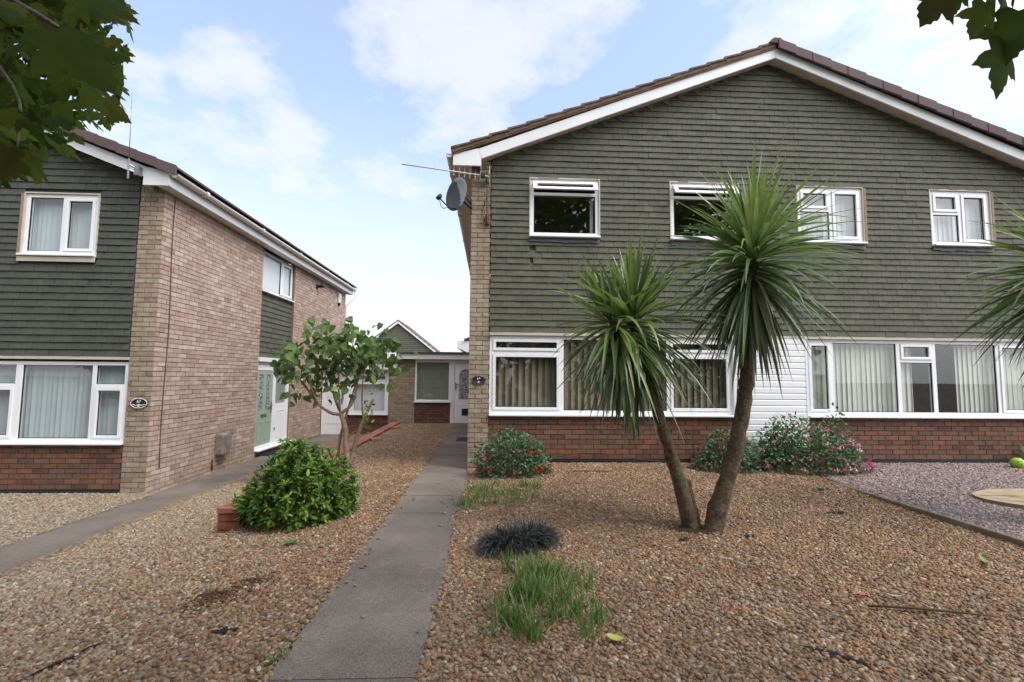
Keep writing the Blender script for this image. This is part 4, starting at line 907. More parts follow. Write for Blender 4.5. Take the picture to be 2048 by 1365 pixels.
# dug holes, scraps of membrane, sticks and fallen leaves
def mound(name, cx, cy, rx, ry, h, mt, label, cat, seed, z=None):
    rr = random.Random(seed); b = MB(); n, m_ = 18, 5; vs_ = [(cx, cy, (hz(cx, cy) if z is None else z) + h)]
    for i in range(1, m_ + 1):
        for k in range(n):
            a = 2 * math.pi * k / n; r_ = i / m_ * (1 + .25 * math.sin(2 * a + seed) + rr.uniform(-.12, .12)); x, y = cx + rx * r_ * math.cos(a), cy + ry * r_ * math.sin(a)
            vs_.append((x, y, (float(hz(x, y)) if z is None else z) + h * (1 - (i / m_) ** 2) + .004 + rr.uniform(-.004, .004)))
    fs = [(0, 1 + k, 1 + (k + 1) % n) for k in range(n)] + [(1 + (i - 1) * n + k, 1 + i * n + k, 1 + i * n + (k + 1) % n, 1 + (i - 1) * n + (k + 1) % n) for i in range(1, m_) for k in range(n)]
    b.poly(vs_, fs, .5); return tag(b.build(name, M[mt], None, True), label, cat)
mound('dug_soil', -1.90, 3.44, .19, .07, .004, 'soil', 'dark dug soil patch in the left gravel, the larger one', 'soil')  if False else None
for a in (('dug_soil', -1.88, 3.45, .13, .05, .006, 'soil', 'larger dark dug soil patch in the gravel left of the path', 'soil', 1), ('dug_soil', -1.72, 3.63, .08, .04, .006, 'soil', 'smaller dark dug soil patch in the gravel left of the path', 'soil', 2),
          ('bare_soil', 1.93, 4.42, .24, .12, .010, 'soil', 'bare dark earth around the foot of the twin cordyline trunks', 'soil', 3)): mound(*a)
M['soil_red'] = mat('red_soil', [(.10, .045, .025), (.15, .07, .04), (.07, .035, .02)], rough=1)
for (cx_, cy_, sx_, sy_, n_) in ((-1.80, 3.36, .13, .07, 260), (-1.68, 3.58, .08, .05, 110)):
    q = np.stack([RNG.normal(cx_, sx_, n_), RNG.normal(cy_, sy_, n_)], 1); tag(pebbles('soil_crumbs', np.stack([q[:, 0], q[:, 1], hz(q[:, 0], q[:, 1]) + .010], 1), .004, .011, M['soil_red'], flat=.8), kind='stuff')
def scrap(cx, cy, L_, W_, rz, label, seed):
    rr = random.Random(seed); b = MB(); n = 8; pts = []
    for i in range(n):
        t = i / (n - 1) - .5
        for s in (-1, 1):
            w_ = W_ * (1 - (2 * t) ** 2 * .8) * rr.uniform(.5, 1.1); x = cx + t * L_ * math.cos(rz) - s * w_ * math.sin(rz); y = cy + t * L_ * math.sin(rz) + s * w_ * math.cos(rz)
            pts.append((x, y, float(hz(x, y)) + .006 + rr.uniform(0, .014)))
    b.poly(pts, [(2 * i, 2 * i + 1, 2 * i + 3, 2 * i + 2) for i in range(n - 1)], .5)
    tag(b.build('membrane_scrap', M['membrane'], None, True), label, 'membrane', 'weed membrane showing through gravel')
scrap(1.80, 2.44, .34, .030, -.55, 'long torn strip of black weed membrane in the near right gravel', 1)
scrap(-1.50, 2.88, .17, .035, -.1, 'black weed membrane scrap in gravel on the path\'s left', 2)
scrap(4.17, 5.85, .22, .045, .1, 'black weed membrane scrap beside the concrete edging', 3)
scrap(3.70, 4.95, .26, .03, .0, 'flat black membrane strip in gravel between trunks and edging', 4)
scrap(2.33, 4.22, .12, .04, .2, 'small black membrane scrap right of the cordyline trunks', 5)
scrap(1.72, 4.16, .14, .04, .5, 'black membrane scrap left of the cordyline trunks', 6)
scrap(-2.32, 2.72, .50, .028, 1.05, 'faded dark membrane strip in the far left gravel', 7)
def stick(p, rad, label, name='twig'):
    b = MB(); b.tube(p, rad, 5); tag(b.build(name, M['twig'], None, True), label, 'twig')
stick([(2.34, 2.90, -1.385), (2.6, 2.86, -1.382), (2.85, 2.80, -1.385), (3.03, 2.75, -1.388)], [.006, .009, .007, .003], 'long brown stick lying on the right-hand gravel')
stick([(1.05, 7.30, -1.22), (1.35, 7.31, -1.17), (1.75, 7.30, -1.16), (2.1, 7.29, -1.22), (2.5, 7.27, -1.27), (3.0, 7.28, -1.29)], [.006, .007, .006, .005, .005, .003], 'bare trailing stem along the foot of the red brick wall')
stick([(1.5, 7.28, -1.30), (1.62, 7.31, -1.22), (1.75, 7.30, -1.165)], .004, 'short bare stem rising to the trailing stem on the brick wall')
stick([(1.2, 6.75, -1.325), (1.5, 6.7, -1.315), (1.75, 6.72, -1.32)], .006, 'short dark stick on gravel near the brick wall')
def fallen(x, y, rz, L_, W_, col, label, curl=.3):
    b = MB(); n = 7; pts = []
    for i in range(n):
        t = i / (n - 1); w_ = W_ * math.sin(math.pi * (.06 + .94 * t)) ** .8
        for s in (-1, 0, 1):
            px_, py_ = x + (t - .5) * L_ * math.cos(rz) - s * w_ * math.sin(rz), y + (t - .5) * L_ * math.sin(rz) + s * w_ * math.cos(rz)
            pts.append((px_, py_, float(hz(px_, py_)) + .028 + curl * L_ * (t - .5) ** 2 + abs(s) * .006))
    b.poly(pts, [q for i in range(n - 1) for q in ((3 * i, 3 * i + 1, 3 * i + 4, 3 * i + 3), (3 * i + 1, 3 * i + 2, 3 * i + 5, 3 * i + 4))], .5)
    tag(b.build('fallen_leaf', col, None, True), label, 'leaf')
lg = mat('fallen_green', col=(.22, .30, .10), rough=.6); ly = mat('fallen_yellow', col=(.42, .42, .10), rough=.6); ld = mat('fallen_tan', col=(.42, .36, .26), rough=.8); lr = mat('fallen_red', col=(.40, .13, .12), rough=.6)
fallen(3.88, 3.62, .95, .26, .016, lg, 'slender green fallen leaf on the right-hand gravel')
fallen(.69, 2.60, -.5, .10, .03, ly, 'yellow fallen leaf beside the nearest grass patch')
fallen(2.62, 3.02, -.35, .10, .012, ld, 'dry tan fallen leaf on gravel above the long stick')
fallen(1.65, 2.72, -.9, .16, .010, ld, 'dry pale fallen leaf on gravel above the membrane strip')
fallen(2.43, 3.05, .1, .07, .025, lr, 'dull red fallen leaf on gravel near the long stick')
fallen(-1.74, 4.35, .1, .14, .04, mat('fallen_fresh', col=(.06, .16, .05), rough=.5), 'fresh green fallen leaf on gravel below the evergreen shrub')
fallen(.62, 2.93, 1.2, .06, .012, mat('litter_blue', col=(.45, .5, .62), rough=.4), 'pale blue litter scrap right of the grass patch')

# ------------------------------------------------------------------ plants
def strap_leaves(name, specs, mt, parent, seg=7, fold=.25):
    """specs: (start, direction, length, width, droop, rnd); each a folded strap that arches under its weight"""
    V = []; F = []; rr = []; base = 0
    for (p, d, L_, W_, dr, r_) in specs:
        p = np.array(p, float); d = np.array(d, float); d /= np.linalg.norm(d); side = np.cross(d, (0, 0, 1.0)); n_ = np.linalg.norm(side)
        side = side / n_ if n_ > .05 else np.array((1.0, 0, 0)); a = RNG.normal(0, .35); tw = RNG.normal(0, .3)
        bend = np.array((RNG.normal(0, .05), RNG.normal(0, .05), 0)); q = p.copy(); dirv = d.copy()
        for i in range(seg + 1):
            t = i / seg; w = W_ * (.55 + 1.2 * t if t < .35 else (.97) * (1 - ((t - .35) / .65) ** 1.6)) * .5 + .0012
            up = np.cross(side, dirv); up /= np.linalg.norm(up) + 1e-9; ang = a + tw * t
            s2 = side * math.cos(ang) + up * math.sin(ang); u2 = np.cross(s2, dirv)
            V += [q - s2 * w + u2 * w * fold, q - u2 * w * fold * .6, q + s2 * w + u2 * w * fold]
            dirv = dirv + np.array((0, 0, -dr / seg * (.4 + 1.3 * t))) + bend / seg; dirv /= np.linalg.norm(dirv); q = q + dirv * L_ / seg
        for i in range(seg):
            o = base + 3 * i; F += [(o, o + 1, o + 4, o + 3), (o + 1, o + 2, o + 5, o + 4)]; rr += [r_, r_]
        base += 3 * (seg + 1)
    return bulk(name, np.array(V), np.array(F), np.array(rr), mt, parent, True)
def rough_trunk(name, pts, rad, mt, parent, n=12, amp=.17, seed=1):
    rr = random.Random(seed); b = MB(); P_ = [Vector(p) for p in pts]; pp = []; ra = []
    for i in range(len(P_) - 1):
        for k in range(6):
            t = k / 6; pp.append(P_[i].lerp(P_[i + 1], t)); ra.append(rad[i] * (1 - t) + rad[i + 1] * t)
    pp.append(P_[-1]); ra.append(rad[-1])
    for _ in range(3): pp = [pp[0]] + [(pp[i - 1] + pp[i] * 2 + pp[i + 1]) / 4 for i in range(1, len(pp) - 1)] + [pp[-1]]
    b.tube(pp, ra, n); b.v = [tuple(Vector(v) + Vector((rr.gauss(0, 1), rr.gauss(0, 1), rr.gauss(0, 1))) * amp * ra[min(i // n, len(ra) - 1)] * .5) for i, v in enumerate(b.v)]
    b.r = [rr.random() for _ in b.f]
    return b.build(name, mt, parent, True)
def head(c, axis, n, Lr, W_=.042, lo=-75, hi=84, stem=.28, droop=(.25, .9), bias=1.0):
    """a tuft: young leaves stand up from the tip, older ones arch over, the oldest hang down the trunk"""
    out = []; ax = Vector(axis).normalized(); rot = Vector((0, 0, 1)).rotation_difference(ax)
    for i in range(n):
        f = RNG.random() ** bias; el = R(lo + (hi - lo) * f + RNG.normal(0, 9)); az = RNG.uniform(0, 2 * math.pi)
        d = rot @ Vector((math.cos(el) * math.cos(az), math.cos(el) * math.sin(az), math.sin(el)))
        p = Vector(c) + ax * (stem * (f - .6)) + d * .03; L_ = RNG.uniform(*Lr) * (.85 + .3 * RNG.random()) * (1.0 if f < .3 else 1.08 - .26 * max(0, math.sin(el)) ** 2)
        side_ = 1 - min(1, abs(f - .45) / .5)
        dr = droop[0] + (droop[1] - droop[0]) * side_ + RNG.normal(0, .16)
        if RNG.random() < .08: dr += .8                                   # a few leaves kinked over
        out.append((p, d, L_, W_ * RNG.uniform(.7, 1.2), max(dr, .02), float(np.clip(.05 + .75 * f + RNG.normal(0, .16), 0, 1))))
    return out
G0 = lambda x, y: float(hz(x, y))
# twin-trunked cordylines in the right-hand bed
ct = thing('cordyline_palm', (2.08, 4.42, -1.42), 'taller cordyline palm, its thick trunk leaning right under a large round crown', 'palm')
rough_trunk('trunk', [(2.075, 4.42, -1.50), (2.19, 4.41, -1.084), (2.33, 4.40, -.668), (2.43, 4.40, -.197), (2.49, 4.40, .282), (2.52, 4.40, .768), (2.54, 4.40, 1.30)], [.096, .074, .070, .064, .060, .056, .048], M['bark'], ct, seed=2)
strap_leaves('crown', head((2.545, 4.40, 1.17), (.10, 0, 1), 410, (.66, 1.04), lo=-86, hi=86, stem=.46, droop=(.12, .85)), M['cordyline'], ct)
strap_leaves('dead_leaves', head((2.54, 4.40, 1.0), (0, 0, 1), 26, (.7, 1.0), W_=.03, lo=-85, hi=-50, stem=.3), M['cordyline_old'], ct)
cl = thing('cordyline_palm', (1.95, 4.48, -1.42), 'shorter cordyline palm leaning left beside the taller one, with two tufted heads', 'palm')
rough_trunk('trunk', [(1.95, 4.50, -1.50), (1.80, 4.47, -.956), (1.68, 4.45, -.583), (1.545, 4.45, -.11), (1.425, 4.45, .30), (1.36, 4.45, .56)], [.078, .064, .053, .046, .041, .034], M['bark'], cl, seed=3)
rough_trunk('stump', [(2.00, 4.50, -1.5), (1.93, 4.53, -1.15), (1.90, 4.54, -.98)], [.05, .046, .042], M['bark'], cl, seed=5)
rough_trunk('branch', [(1.42, 4.45, .32), (1.25, 4.40, .42), (1.14, 4.38, .55)], [.045, .04, .035], M['bark'], cl, seed=4)
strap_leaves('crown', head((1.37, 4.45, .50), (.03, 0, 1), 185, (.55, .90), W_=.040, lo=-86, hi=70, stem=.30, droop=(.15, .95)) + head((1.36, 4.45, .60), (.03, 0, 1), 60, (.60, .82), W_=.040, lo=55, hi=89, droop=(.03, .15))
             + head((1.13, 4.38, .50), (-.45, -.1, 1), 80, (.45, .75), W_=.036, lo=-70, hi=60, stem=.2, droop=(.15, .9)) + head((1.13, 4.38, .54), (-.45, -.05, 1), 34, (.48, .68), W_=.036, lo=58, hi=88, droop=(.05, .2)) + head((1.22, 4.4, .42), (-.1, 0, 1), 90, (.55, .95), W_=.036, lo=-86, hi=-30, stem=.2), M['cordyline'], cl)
c3 = thing('cordyline_palm', (5.72, 4.4, -1.40), 'cordyline palm at the right edge whose leaves reach in over the tiled gable', 'palm')
rough_trunk('trunk', [(5.70, 4.4, -1.5), (5.75, 4.4, -.4), (5.90, 4.4, .5), (5.98, 4.4, 1.2)], [.12, .10, .085, .06], M['bark'], c3, seed=6)
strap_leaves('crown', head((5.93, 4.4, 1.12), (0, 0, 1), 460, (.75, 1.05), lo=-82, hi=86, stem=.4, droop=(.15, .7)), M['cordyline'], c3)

LEAF_V = [(0, 0, 0), (.18, .16, .02), (.5, .24, .035), (.82, .13, .0), (1, 0, -.05), (.82, -.13, .0), (.5, -.24, .035), (.18, -.16, .02), (.5, 0, -.03)]
LEAF_F = [(0, 1, 8), (1, 2, 8), (2, 3, 8), (3, 4, 8), (4, 5, 8), (5, 6, 8), (6, 7, 8), (7, 0, 8)]
HEART_V = [(0, 0, 0), (-.08, .22, .02), (.10, .40, .03), (.42, .38, .02), (.75, .18, -.02), (1, 0, -.10), (.75, -.18, -.02), (.42, -.38, .02), (.10, -.40, .03), (-.08, -.22, .02), (.4, 0, -.05)]
HEART_F = [(i, (i + 1) % 10, 10) for i in range(10)]
def rdir(n, zc=0.0, zs=1.0):
    d = RNG.normal(0, 1, (n, 3)); d[:, 2] = d[:, 2] * zs + zc; return d / np.linalg.norm(d, axis=1, keepdims=True)
def dome_points(n, c, r, lump=.18, shell=.55, seed=0):
    """points in a lumpy dome, thicker towards its surface; returns points and outward directions"""
    d = rdir(n * 2); d[:, 2] = np.abs(d[:, 2]) * 1.0 - .12; d /= np.linalg.norm(d, axis=1, keepdims=True); d = d[:n]
    lumps = rdir(26); lumps[:, 2] = np.abs(lumps[:, 2]); amp = RNG.uniform(-1, 1, 26)
    w = np.exp((d @ lumps.T - 1) * 14) @ amp; rr_ = (shell + (1 - shell) * RNG.random(n) ** .5) * (1 + lump * w)
    return np.array(c) + d * rr_[:, None] * np.array(r), d
FL_V = [(0, 0, 0), (-.35, .16, 0), (-.35, -.08, .14), (-.35, -.08, -.14), (-.62, .44, .0), (-.55, -.22, .38), (-.55, -.22, -.38), (-.75, .12, .12), (-.75, -.12, .10), (-.75, 0, -.14), (-1.15, 0, 0)]
FL_F = [(0, 1, 2), (0, 2, 3), (0, 3, 1), (1, 4, 2), (2, 5, 3), (3, 6, 1), (1, 2, 7), (2, 3, 8), (3, 1, 9), (7, 8, 10), (8, 9, 10), (9, 7, 10)]
def flowers(name, pts, size, mt, parent, rnd=None):
    n = len(pts); ax = rdir(n) * .3 + np.array((0, 0, 1.0)); nr = rdir(n); return spread(FL_V, FL_F, pts, ax, nr, RNG.uniform(.7, 1.2, n) * size, name, mt, parent, rnd)
def fuchsia(loc, r, n, label, lm, fls, seed, extra=()):
    t = thing('fuchsia_bush', loc, label, 'shrub'); p, d = dome_points(n, loc, r, .20, .40)
    for (c2, r2, k2) in extra:
        p2, d2 = dome_points(k2, c2, r2, .3, .2); p = np.concatenate([p, p2]); d = np.concatenate([d, d2])
    n = len(p)
    ax = d * .7 + rdir(n) * .8; nr = rdir(n) * .6 + np.array((0, -.2, 1.0)); ax[:, 2] -= .15
    spread(LEAF_V, LEAF_F, p, ax, nr, np.stack([RNG.uniform(.035, .068, n)] * 3, 1) * np.array((1, 1.15, 1)), 'foliage', M[lm], t)
    b = MB(); rr = random.Random(seed)
    for k in range(26):
        a = rr.uniform(0, 6.28); e = rr.uniform(.3, 1); tip = Vector(loc) + Vector((r[0] * .85 * math.cos(a) * math.cos(e), r[1] * .85 * math.sin(a) * math.cos(e), r[2] * .9 * math.sin(e)))
        b.tube([Vector(loc) - Vector((0, 0, .04)), (Vector(loc) + tip) / 2 + Vector((0, 0, .06)), tip], [.006, .005, .003], 4)
    b.build('stems', M['bark_lilac'], t)
    for (nm, m_, cnt, sz, zlo) in fls:
        q, dd = dome_points(cnt * 3, loc, np.array(r) * 1.06, .10, .95); q = q[(q[:, 1] < loc[1] + .12)][:cnt]; q[:, 2] = np.maximum(q[:, 2], loc[2] + .10)
        protos = [flowers('flower', RNG.normal(0, .022, (4, 3)) , sz, M[m_], None).data for _ in range(4)]
        for o_ in [o for o in COL.objects if o.data in protos]: bpy.data.objects.remove(o_)
        for q_ in q:
            o_ = bpy.data.objects.new('flower', protos[int(RNG.integers(4))]); COL.objects.link(o_); o_.parent = t; o_.location = Vector(q_) - t.location; o_.rotation_euler = (0, 0, RNG.uniform(0, 6.28))
    return t
fuchsia((.34, 6.72, -1.33), (.51, .38, .52), 3000, 'low rounded fuchsia with red flowers beside the brick pier and path', 'fuchsia', [('red_flowers', 'fl_red', 30, .042, 0)], 1)
fuchsia((3.52, 6.95, -1.33), (.50, .36, .58), 2500, 'red-flowered fuchsia partly hidden behind the taller cordyline trunk', 'fuchsia', [('red_flowers', 'fl_red', 30, .042, 0)], 2)
pk_ = fuchsia((4.76, 6.88, -1.33), (.84, .40, .62), 4600, 'wide fuchsia with pink and white flowers in front of the white siding', 'fuchsia2', [('pink_flowers', 'fl_pink', 80, .055, 0)], 3, [((4.35, 6.95, -1.05), (.38, .25, .50), 600), ((5.2, 6.95, -1.05), (.28, .25, .55), 450)])
# evergreen shrub over the end of the low wall
es = thing('evergreen_shrub', (-2.02, 5.22, -1.55), 'dense bright green evergreen shrub spilling over the end of the low brick wall', 'shrub')
cen = np.array((-2.05, 5.25, -1.42)); rad = np.array((.60, .46, .66))
p, d = dome_points(600, cen, rad, .27, .66); tips = []; axs = []; rn = []
for q, o in zip(p, d):
    o = o + np.array((0, 0, .45)); o /= np.linalg.norm(o); n = RNG.integers(7, 12); young = RNG.random()
    for k in range(n):
        e = rdir(1)[0]; e -= o * (e @ o); e /= np.linalg.norm(e) + 1e-6; axs.append(e * RNG.uniform(.75, 1.0) + o * RNG.uniform(.05, .9)); tips.append(q - o * RNG.uniform(0, .05)); rn.append(np.clip(young * .7 + RNG.random() * .3, 0, 1))
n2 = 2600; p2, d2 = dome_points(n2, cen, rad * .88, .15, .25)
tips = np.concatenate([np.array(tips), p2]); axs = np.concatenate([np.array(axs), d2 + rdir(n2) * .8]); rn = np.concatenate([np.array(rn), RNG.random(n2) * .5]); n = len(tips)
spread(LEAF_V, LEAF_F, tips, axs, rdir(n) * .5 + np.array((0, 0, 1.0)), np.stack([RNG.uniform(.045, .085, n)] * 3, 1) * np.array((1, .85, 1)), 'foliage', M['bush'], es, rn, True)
b = MB(); rr = random.Random(9)
for k in range(30):
    a = rr.uniform(0, 6.28); e = rr.uniform(.15, 1.3); tip = Vector(cen) + Vector((.5 * math.cos(a) * math.cos(e), .4 * math.sin(a) * math.cos(e), .55 * math.sin(e))); b.tube([(-2.03 + rr.uniform(-.08, .08), 5.22, -1.58), (Vector((-2.03, 5.22, -1.5)) + tip) / 2, tip], [.014, .010, .005], 5)
b.build('stems', M['bark_lilac'], es)
# lilac tree
LB = Vector((-2.207, 7.6, -1.46))
lt = thing('lilac_tree', LB, 'small open lilac tree with bare branching stems and heart-shaped leaves beside the low wall', 'tree')
rough_trunk('trunk', [LB, (-2.255, 7.6, -1.1), (-2.27, 7.6, -.855), (-2.35, 7.6, -.60)], [.056, .045, .040, .035], M['bark_lilac'], lt, n=9, seed=7)
br = [([(-2.33, 7.6, -.62), (-2.50, 7.58, -.60), (-2.69, 7.55, -.47), (-2.90, 7.52, -.16), (-3.12, 7.5, .12), (-3.2, 7.5, .25)], [.034, .03, .026, .02, .014, .008]),
      ([(-2.35, 7.6, -.60), (-2.46, 7.65, -.40), (-2.56, 7.68, -.10), (-2.68, 7.7, .15), (-2.74, 7.72, .55), (-2.74, 7.72, .74)], [.03, .026, .022, .017, .010, .006]),
      ([(-2.35, 7.6, -.60), (-2.22, 7.6, -.50), (-2.13, 7.6, -.33), (-2.16, 7.6, .0), (-2.22, 7.6, .35), (-2.18, 7.6, .7)], [.032, .03, .026, .018, .012, .007]),
      ([(-2.37, 7.6, -.55), (-2.39, 7.55, -.2), (-2.38, 7.5, .2), (-2.45, 7.5, .5)], [.02, .017, .012, .006]),
      ([(-2.14, 7.6, -.25), (-2.08, 7.62, .05), (-1.95, 7.65, .35), (-1.75, 7.66, .5)], [.018, .015, .011, .006]),
      ([(-2.69, 7.55, -.47), (-2.78, 7.45, -.2), (-2.85, 7.4, .2), (-2.95, 7.4, .45)], [.018, .014, .010, .005]),
      ([(-2.2, 7.62, -1.45), (-2.10, 7.6, -1.0), (-2.00, 7.58, -.72), (-1.93, 7.56, -.56), (-1.84, 7.55, -.37)], [.045, .04, .036, .03, .02]),
      ([(-1.99, 7.57, -.70), (-2.02, 7.55, -.4), (-2.0, 7.5, .0), (-1.92, 7.5, .3)], [.02, .016, .012, .006]),
      ([(-2.42, 7.7, -1.45), (-2.38, 7.68, -1.0), (-2.28, 7.66, -.6), (-2.15, 7.68, -.1)], [.03, .028, .022, .012]),
      ([(-2.26, 7.6, -1.0), (-2.15, 7.55, -.9), (-2.03, 7.52, -.84)], [.018, .014, .008]),
      ([(-2.56, 7.68, -.10), (-2.40, 7.7, .25), (-2.30, 7.72, .55)], [.014, .010, .005])]
for i, (q, ra) in enumerate(br): rough_trunk('branch', q, [v * .8 for v in ra], M['bark_lilac'], lt, n=7, seed=20 + i)
cl_ = [(-3.02, .28, 14), (-3.14, .10, 14), (-3.1, .32, 10), (-2.85, .45, 16), (-2.72, .62, 12), (-2.66, .76, 8), (-2.60, .50, 14), (-2.42, .48, 16), (-2.25, .60, 16), (-2.20, .76, 9), (-2.10, .50, 16), (-1.93, .58, 14), (-1.75, .56, 14), (-1.66, .46, 12),
       (-1.84, .36, 16), (-2.05, .28, 16), (-2.28, .30, 16), (-2.52, .26, 14), (-2.74, .22, 14), (-2.92, .02, 12), (-2.70, -.02, 8), (-2.46, .05, 8), (-2.2, .12, 12), (-1.98, .10, 10), (-1.76, .10, 8), (-1.62, .22, 8), (-1.66, -.06, 5), (-2.9, -.20, 9), (-2.98, -.30, 6), (-2.28, -.20, 6), (-2.6, -.08, 6)]
pp = []; 
for (x, z, k) in cl_:
    y = 7.58 + RNG.normal(0, .2); pp.append(np.array((x, y, z)) + RNG.normal(0, 1, (int(k * 1.6), 3)) * np.array((.10, .16, .10)))
pp = np.concatenate(pp); n = len(pp); ax = rdir(n) * .8 + np.array((0, 0, -.75)); nr = rdir(n) * .7 + np.array((0, -.45, .6))
spread(HEART_V, HEART_F, pp, ax, nr, RNG.uniform(.10, .155, n), 'crown', M['lilac'], lt, None, True)
pp = np.array((-1.93, 7.5, -.55)) + RNG.normal(0, 1, (46, 3)) * np.array((.045, .05, .13)); n = len(pp)
spread(LEAF_V, LEAF_F, pp, rdir(n), rdir(n) + np.array((0, 0, .6)), RNG.uniform(.04, .075, n), 'foliage', M['bush'], lt)
# black mondo grass, green grass patches, small tuft
def blades(name, pts, Lr, W_, mt, parent, lean=.5, droop=(.3, 1.1), seg=4, out=None):
    sp_ = []
    for i, q in enumerate(pts):
        d = rdir(1)[0] * lean; d[2] = 1
        if out is not None: d[:2] += out[i]
        sp_.append((q, d, RNG.uniform(*Lr), W_ * RNG.uniform(.7, 1.2), RNG.uniform(*droop), RNG.random()))
    return strap_leaves(name, sp_, mt, parent, seg, .2)
mg = thing('black_grass', (.25, 4.08, -1.42), 'clump of black strap-leaved mondo grass beside the path on the gravel', 'plant')
n = 1500; a = RNG.uniform(0, 6.283, n); r_ = RNG.random(n) ** .5; q = np.stack([.265 + .23 * r_ * np.cos(a) + .05 * np.sin(a), 4.09 + .17 * r_ * np.sin(a) + .08 * r_ * np.cos(a), np.full(n, -1.425)], 1)
blades('blades', q, (.14, .27), .0065, M['mondo'], mg, .6, (1.0, 2.6), out=np.stack([np.cos(a), np.sin(a)], 1) * r_[:, None] * .8)
def grass_patch(label, pts, Lr, seed):
    o = blades('grass', pts, Lr, .007, M['grass'], None, .45, (.2, 1.0)); return tag(o, label, 'grass', kind='stuff')
def clumps(cs_, per, s):
    out = []
    for (x, y) in cs_:
        k = RNG.integers(int(per * .6), int(per * 1.4)); q = RNG.normal(0, s, (k, 2)) + (x, y); out.append(np.stack([q[:, 0], q[:, 1], hz(q[:, 0], q[:, 1])], 1))
    return np.concatenate(out)
c1 = []
while len(c1) < 44:
    y_ = RNG.uniform(2.62, 3.6); x_ = RNG.normal(.30 - .10 * (3.1 - y_), .11 + .12 * (3.6 - y_))
    if -.08 < x_ < .72: c1.append((x_, y_))
c1 += [(.30, 3.45), (.36, 3.4), (.28, 3.35), (.50, 3.3), (.55, 3.4), (.33, 3.5), (.60, 3.0), (.66, 2.85)]
grass_patch('larger patch of green grass growing through the near gravel', clumps(c1, 24, .034), (.05, .20), 1)
c2 = [(RNG.uniform(-.25, .62), RNG.uniform(5.3, 6.1)) for _ in range(34)] + [(-.28 + RNG.normal(0, .05), 5.25 + RNG.normal(0, .1)) for _ in range(8)]
grass_patch('smaller thin patch of grass between the path and the red fuchsia', clumps(c2, 16, .04), (.05, .14), 2)
c3_ = [(-1.03 + RNG.normal(0, .015), y) for y in RNG.uniform(1.9, 2.75, 12)] + [(-1.96, 3.55), (-1.36, 4.22), (-1.2, 3.95), (-1.5, 2.98), (-1.38, 2.3), (-1.73, 3.75), (-.02, 3.0), (.02, 2.75), (-.18, 2.6)]
o = blades('grass', clumps(c3_, 9, .02), (.02, .06), .006, M['grass'], None, .7, (.2, 1.0)); tag(o, kind='stuff')
st = thing('fern_tuft', (8.60, 7.15, -1.32), 'small feathery green plant against the brick wall behind the football', 'plant')
n = 90; blades('fronds', np.array((8.62, 7.15, -1.30)) + RNG.normal(0, .04, (n, 3)) * (1, 1, .1), (.2, .42), .016, M['fuchsia2'], st, .75, (.4, 1.2))

# ------------------------------------------------------------------ the two maples the photographer stands under, and the trees behind
half = [(-.10, .16), (-.07, .30), (.02, .36), (.10, .33), (.17, .30), (.22, .42), (.31, .52), (.38, .55), (.50, .64), (.49, .50), (.53, .42), (.51, .33), (.50, .25), (.60, .27), (.68, .26), (.73, .19), (.82, .18), (.87, .10)]
out_ = [(0, 0)] + half + [(1.02, 0)] + [(x, -y) for x, y in reversed(half)]
MV = [(x, y, -.22 * abs(y) - .12 * x * x) for x, y in out_] + [(.30, 0, .0)]
MF = [(i, (i + 1) % len(out_), len(out_)) for i in range(len(out_))]
def in_view(p, mg_=.06):
    q = (CM @ p.T).T; z = np.maximum(q[:, 2], 1e-3); u, v = 938 * q[:, 0] / z / 1024, 938 * q[:, 1] / z / 682
    return (q[:, 2] > .02) & (np.abs(u) < 1 + mg_) & (np.abs(v) < 1 + mg_)
def maple_leaves(name, twigs, per, size, parent, spread_=.16, hang=.8):
    pos = np.repeat(twigs, per, 0) + RNG.normal(0, spread_, (len(twigs) * per, 3)) * (1, 1, .7); n = len(pos)
    return pos
def put(name, pos, size, parent, hang=.8, rnd=None):
    n = len(pos); ax = rdir(n); ax[:, 2] = ax[:, 2] * .6 - hang; nr = rdir(n) * .75 + np.array((0, 0, .9))
    return spread(MV, MF, pos, ax, nr, RNG.uniform(*size, n), name, M['maple'], parent, rnd, True)
mt1 = thing('maple_tree', (-4.3, .5, -1.75), 'maple tree whose dense dark foliage fills the top left corner', 'tree')
rough_trunk('trunk', [(-4.3, .5, -1.9), (-4.2, .55, -.2), (-4.1, .6, 1.4), (-4.0, .7, 3.4), (-3.9, .7, 5.0)], [.24, .19, .17, .12, .05], M['bark_maple'], mt1, 14, seed=31)
for i, (q, ra) in enumerate([([(-4.1, .6, 1.3), (-3.3, 1.3, 1.75), (-2.5, 1.9, 1.8), (-1.95, 2.1, 1.55), (-1.70, 2.1, 1.38)], [.07, .05, .03, .012, .005]), ([(-3.3, 1.3, 1.75), (-2.3, 1.2, 1.5), (-1.35, 1.05, 1.05), (-.98, 1.0, .86)], [.04, .022, .010, .004]),
        ([(-4.0, .7, 2.4), (-3.2, 1.6, 3.0), (-2.6, 2.2, 2.9)], [.06, .04, .015]), ([(-2.5, 1.9, 1.8), (-2.2, 2.2, 1.3), (-2.1, 2.1, .98)], [.02, .009, .004]), ([(-4.0, .7, 2.9), (-4.6, -.6, 3.8), (-4.9, -1.4, 4.2)], [.06, .04, .02])]):
    rough_trunk('branch', q, ra, M['bark_maple'], mt1, 7, seed=40 + i)
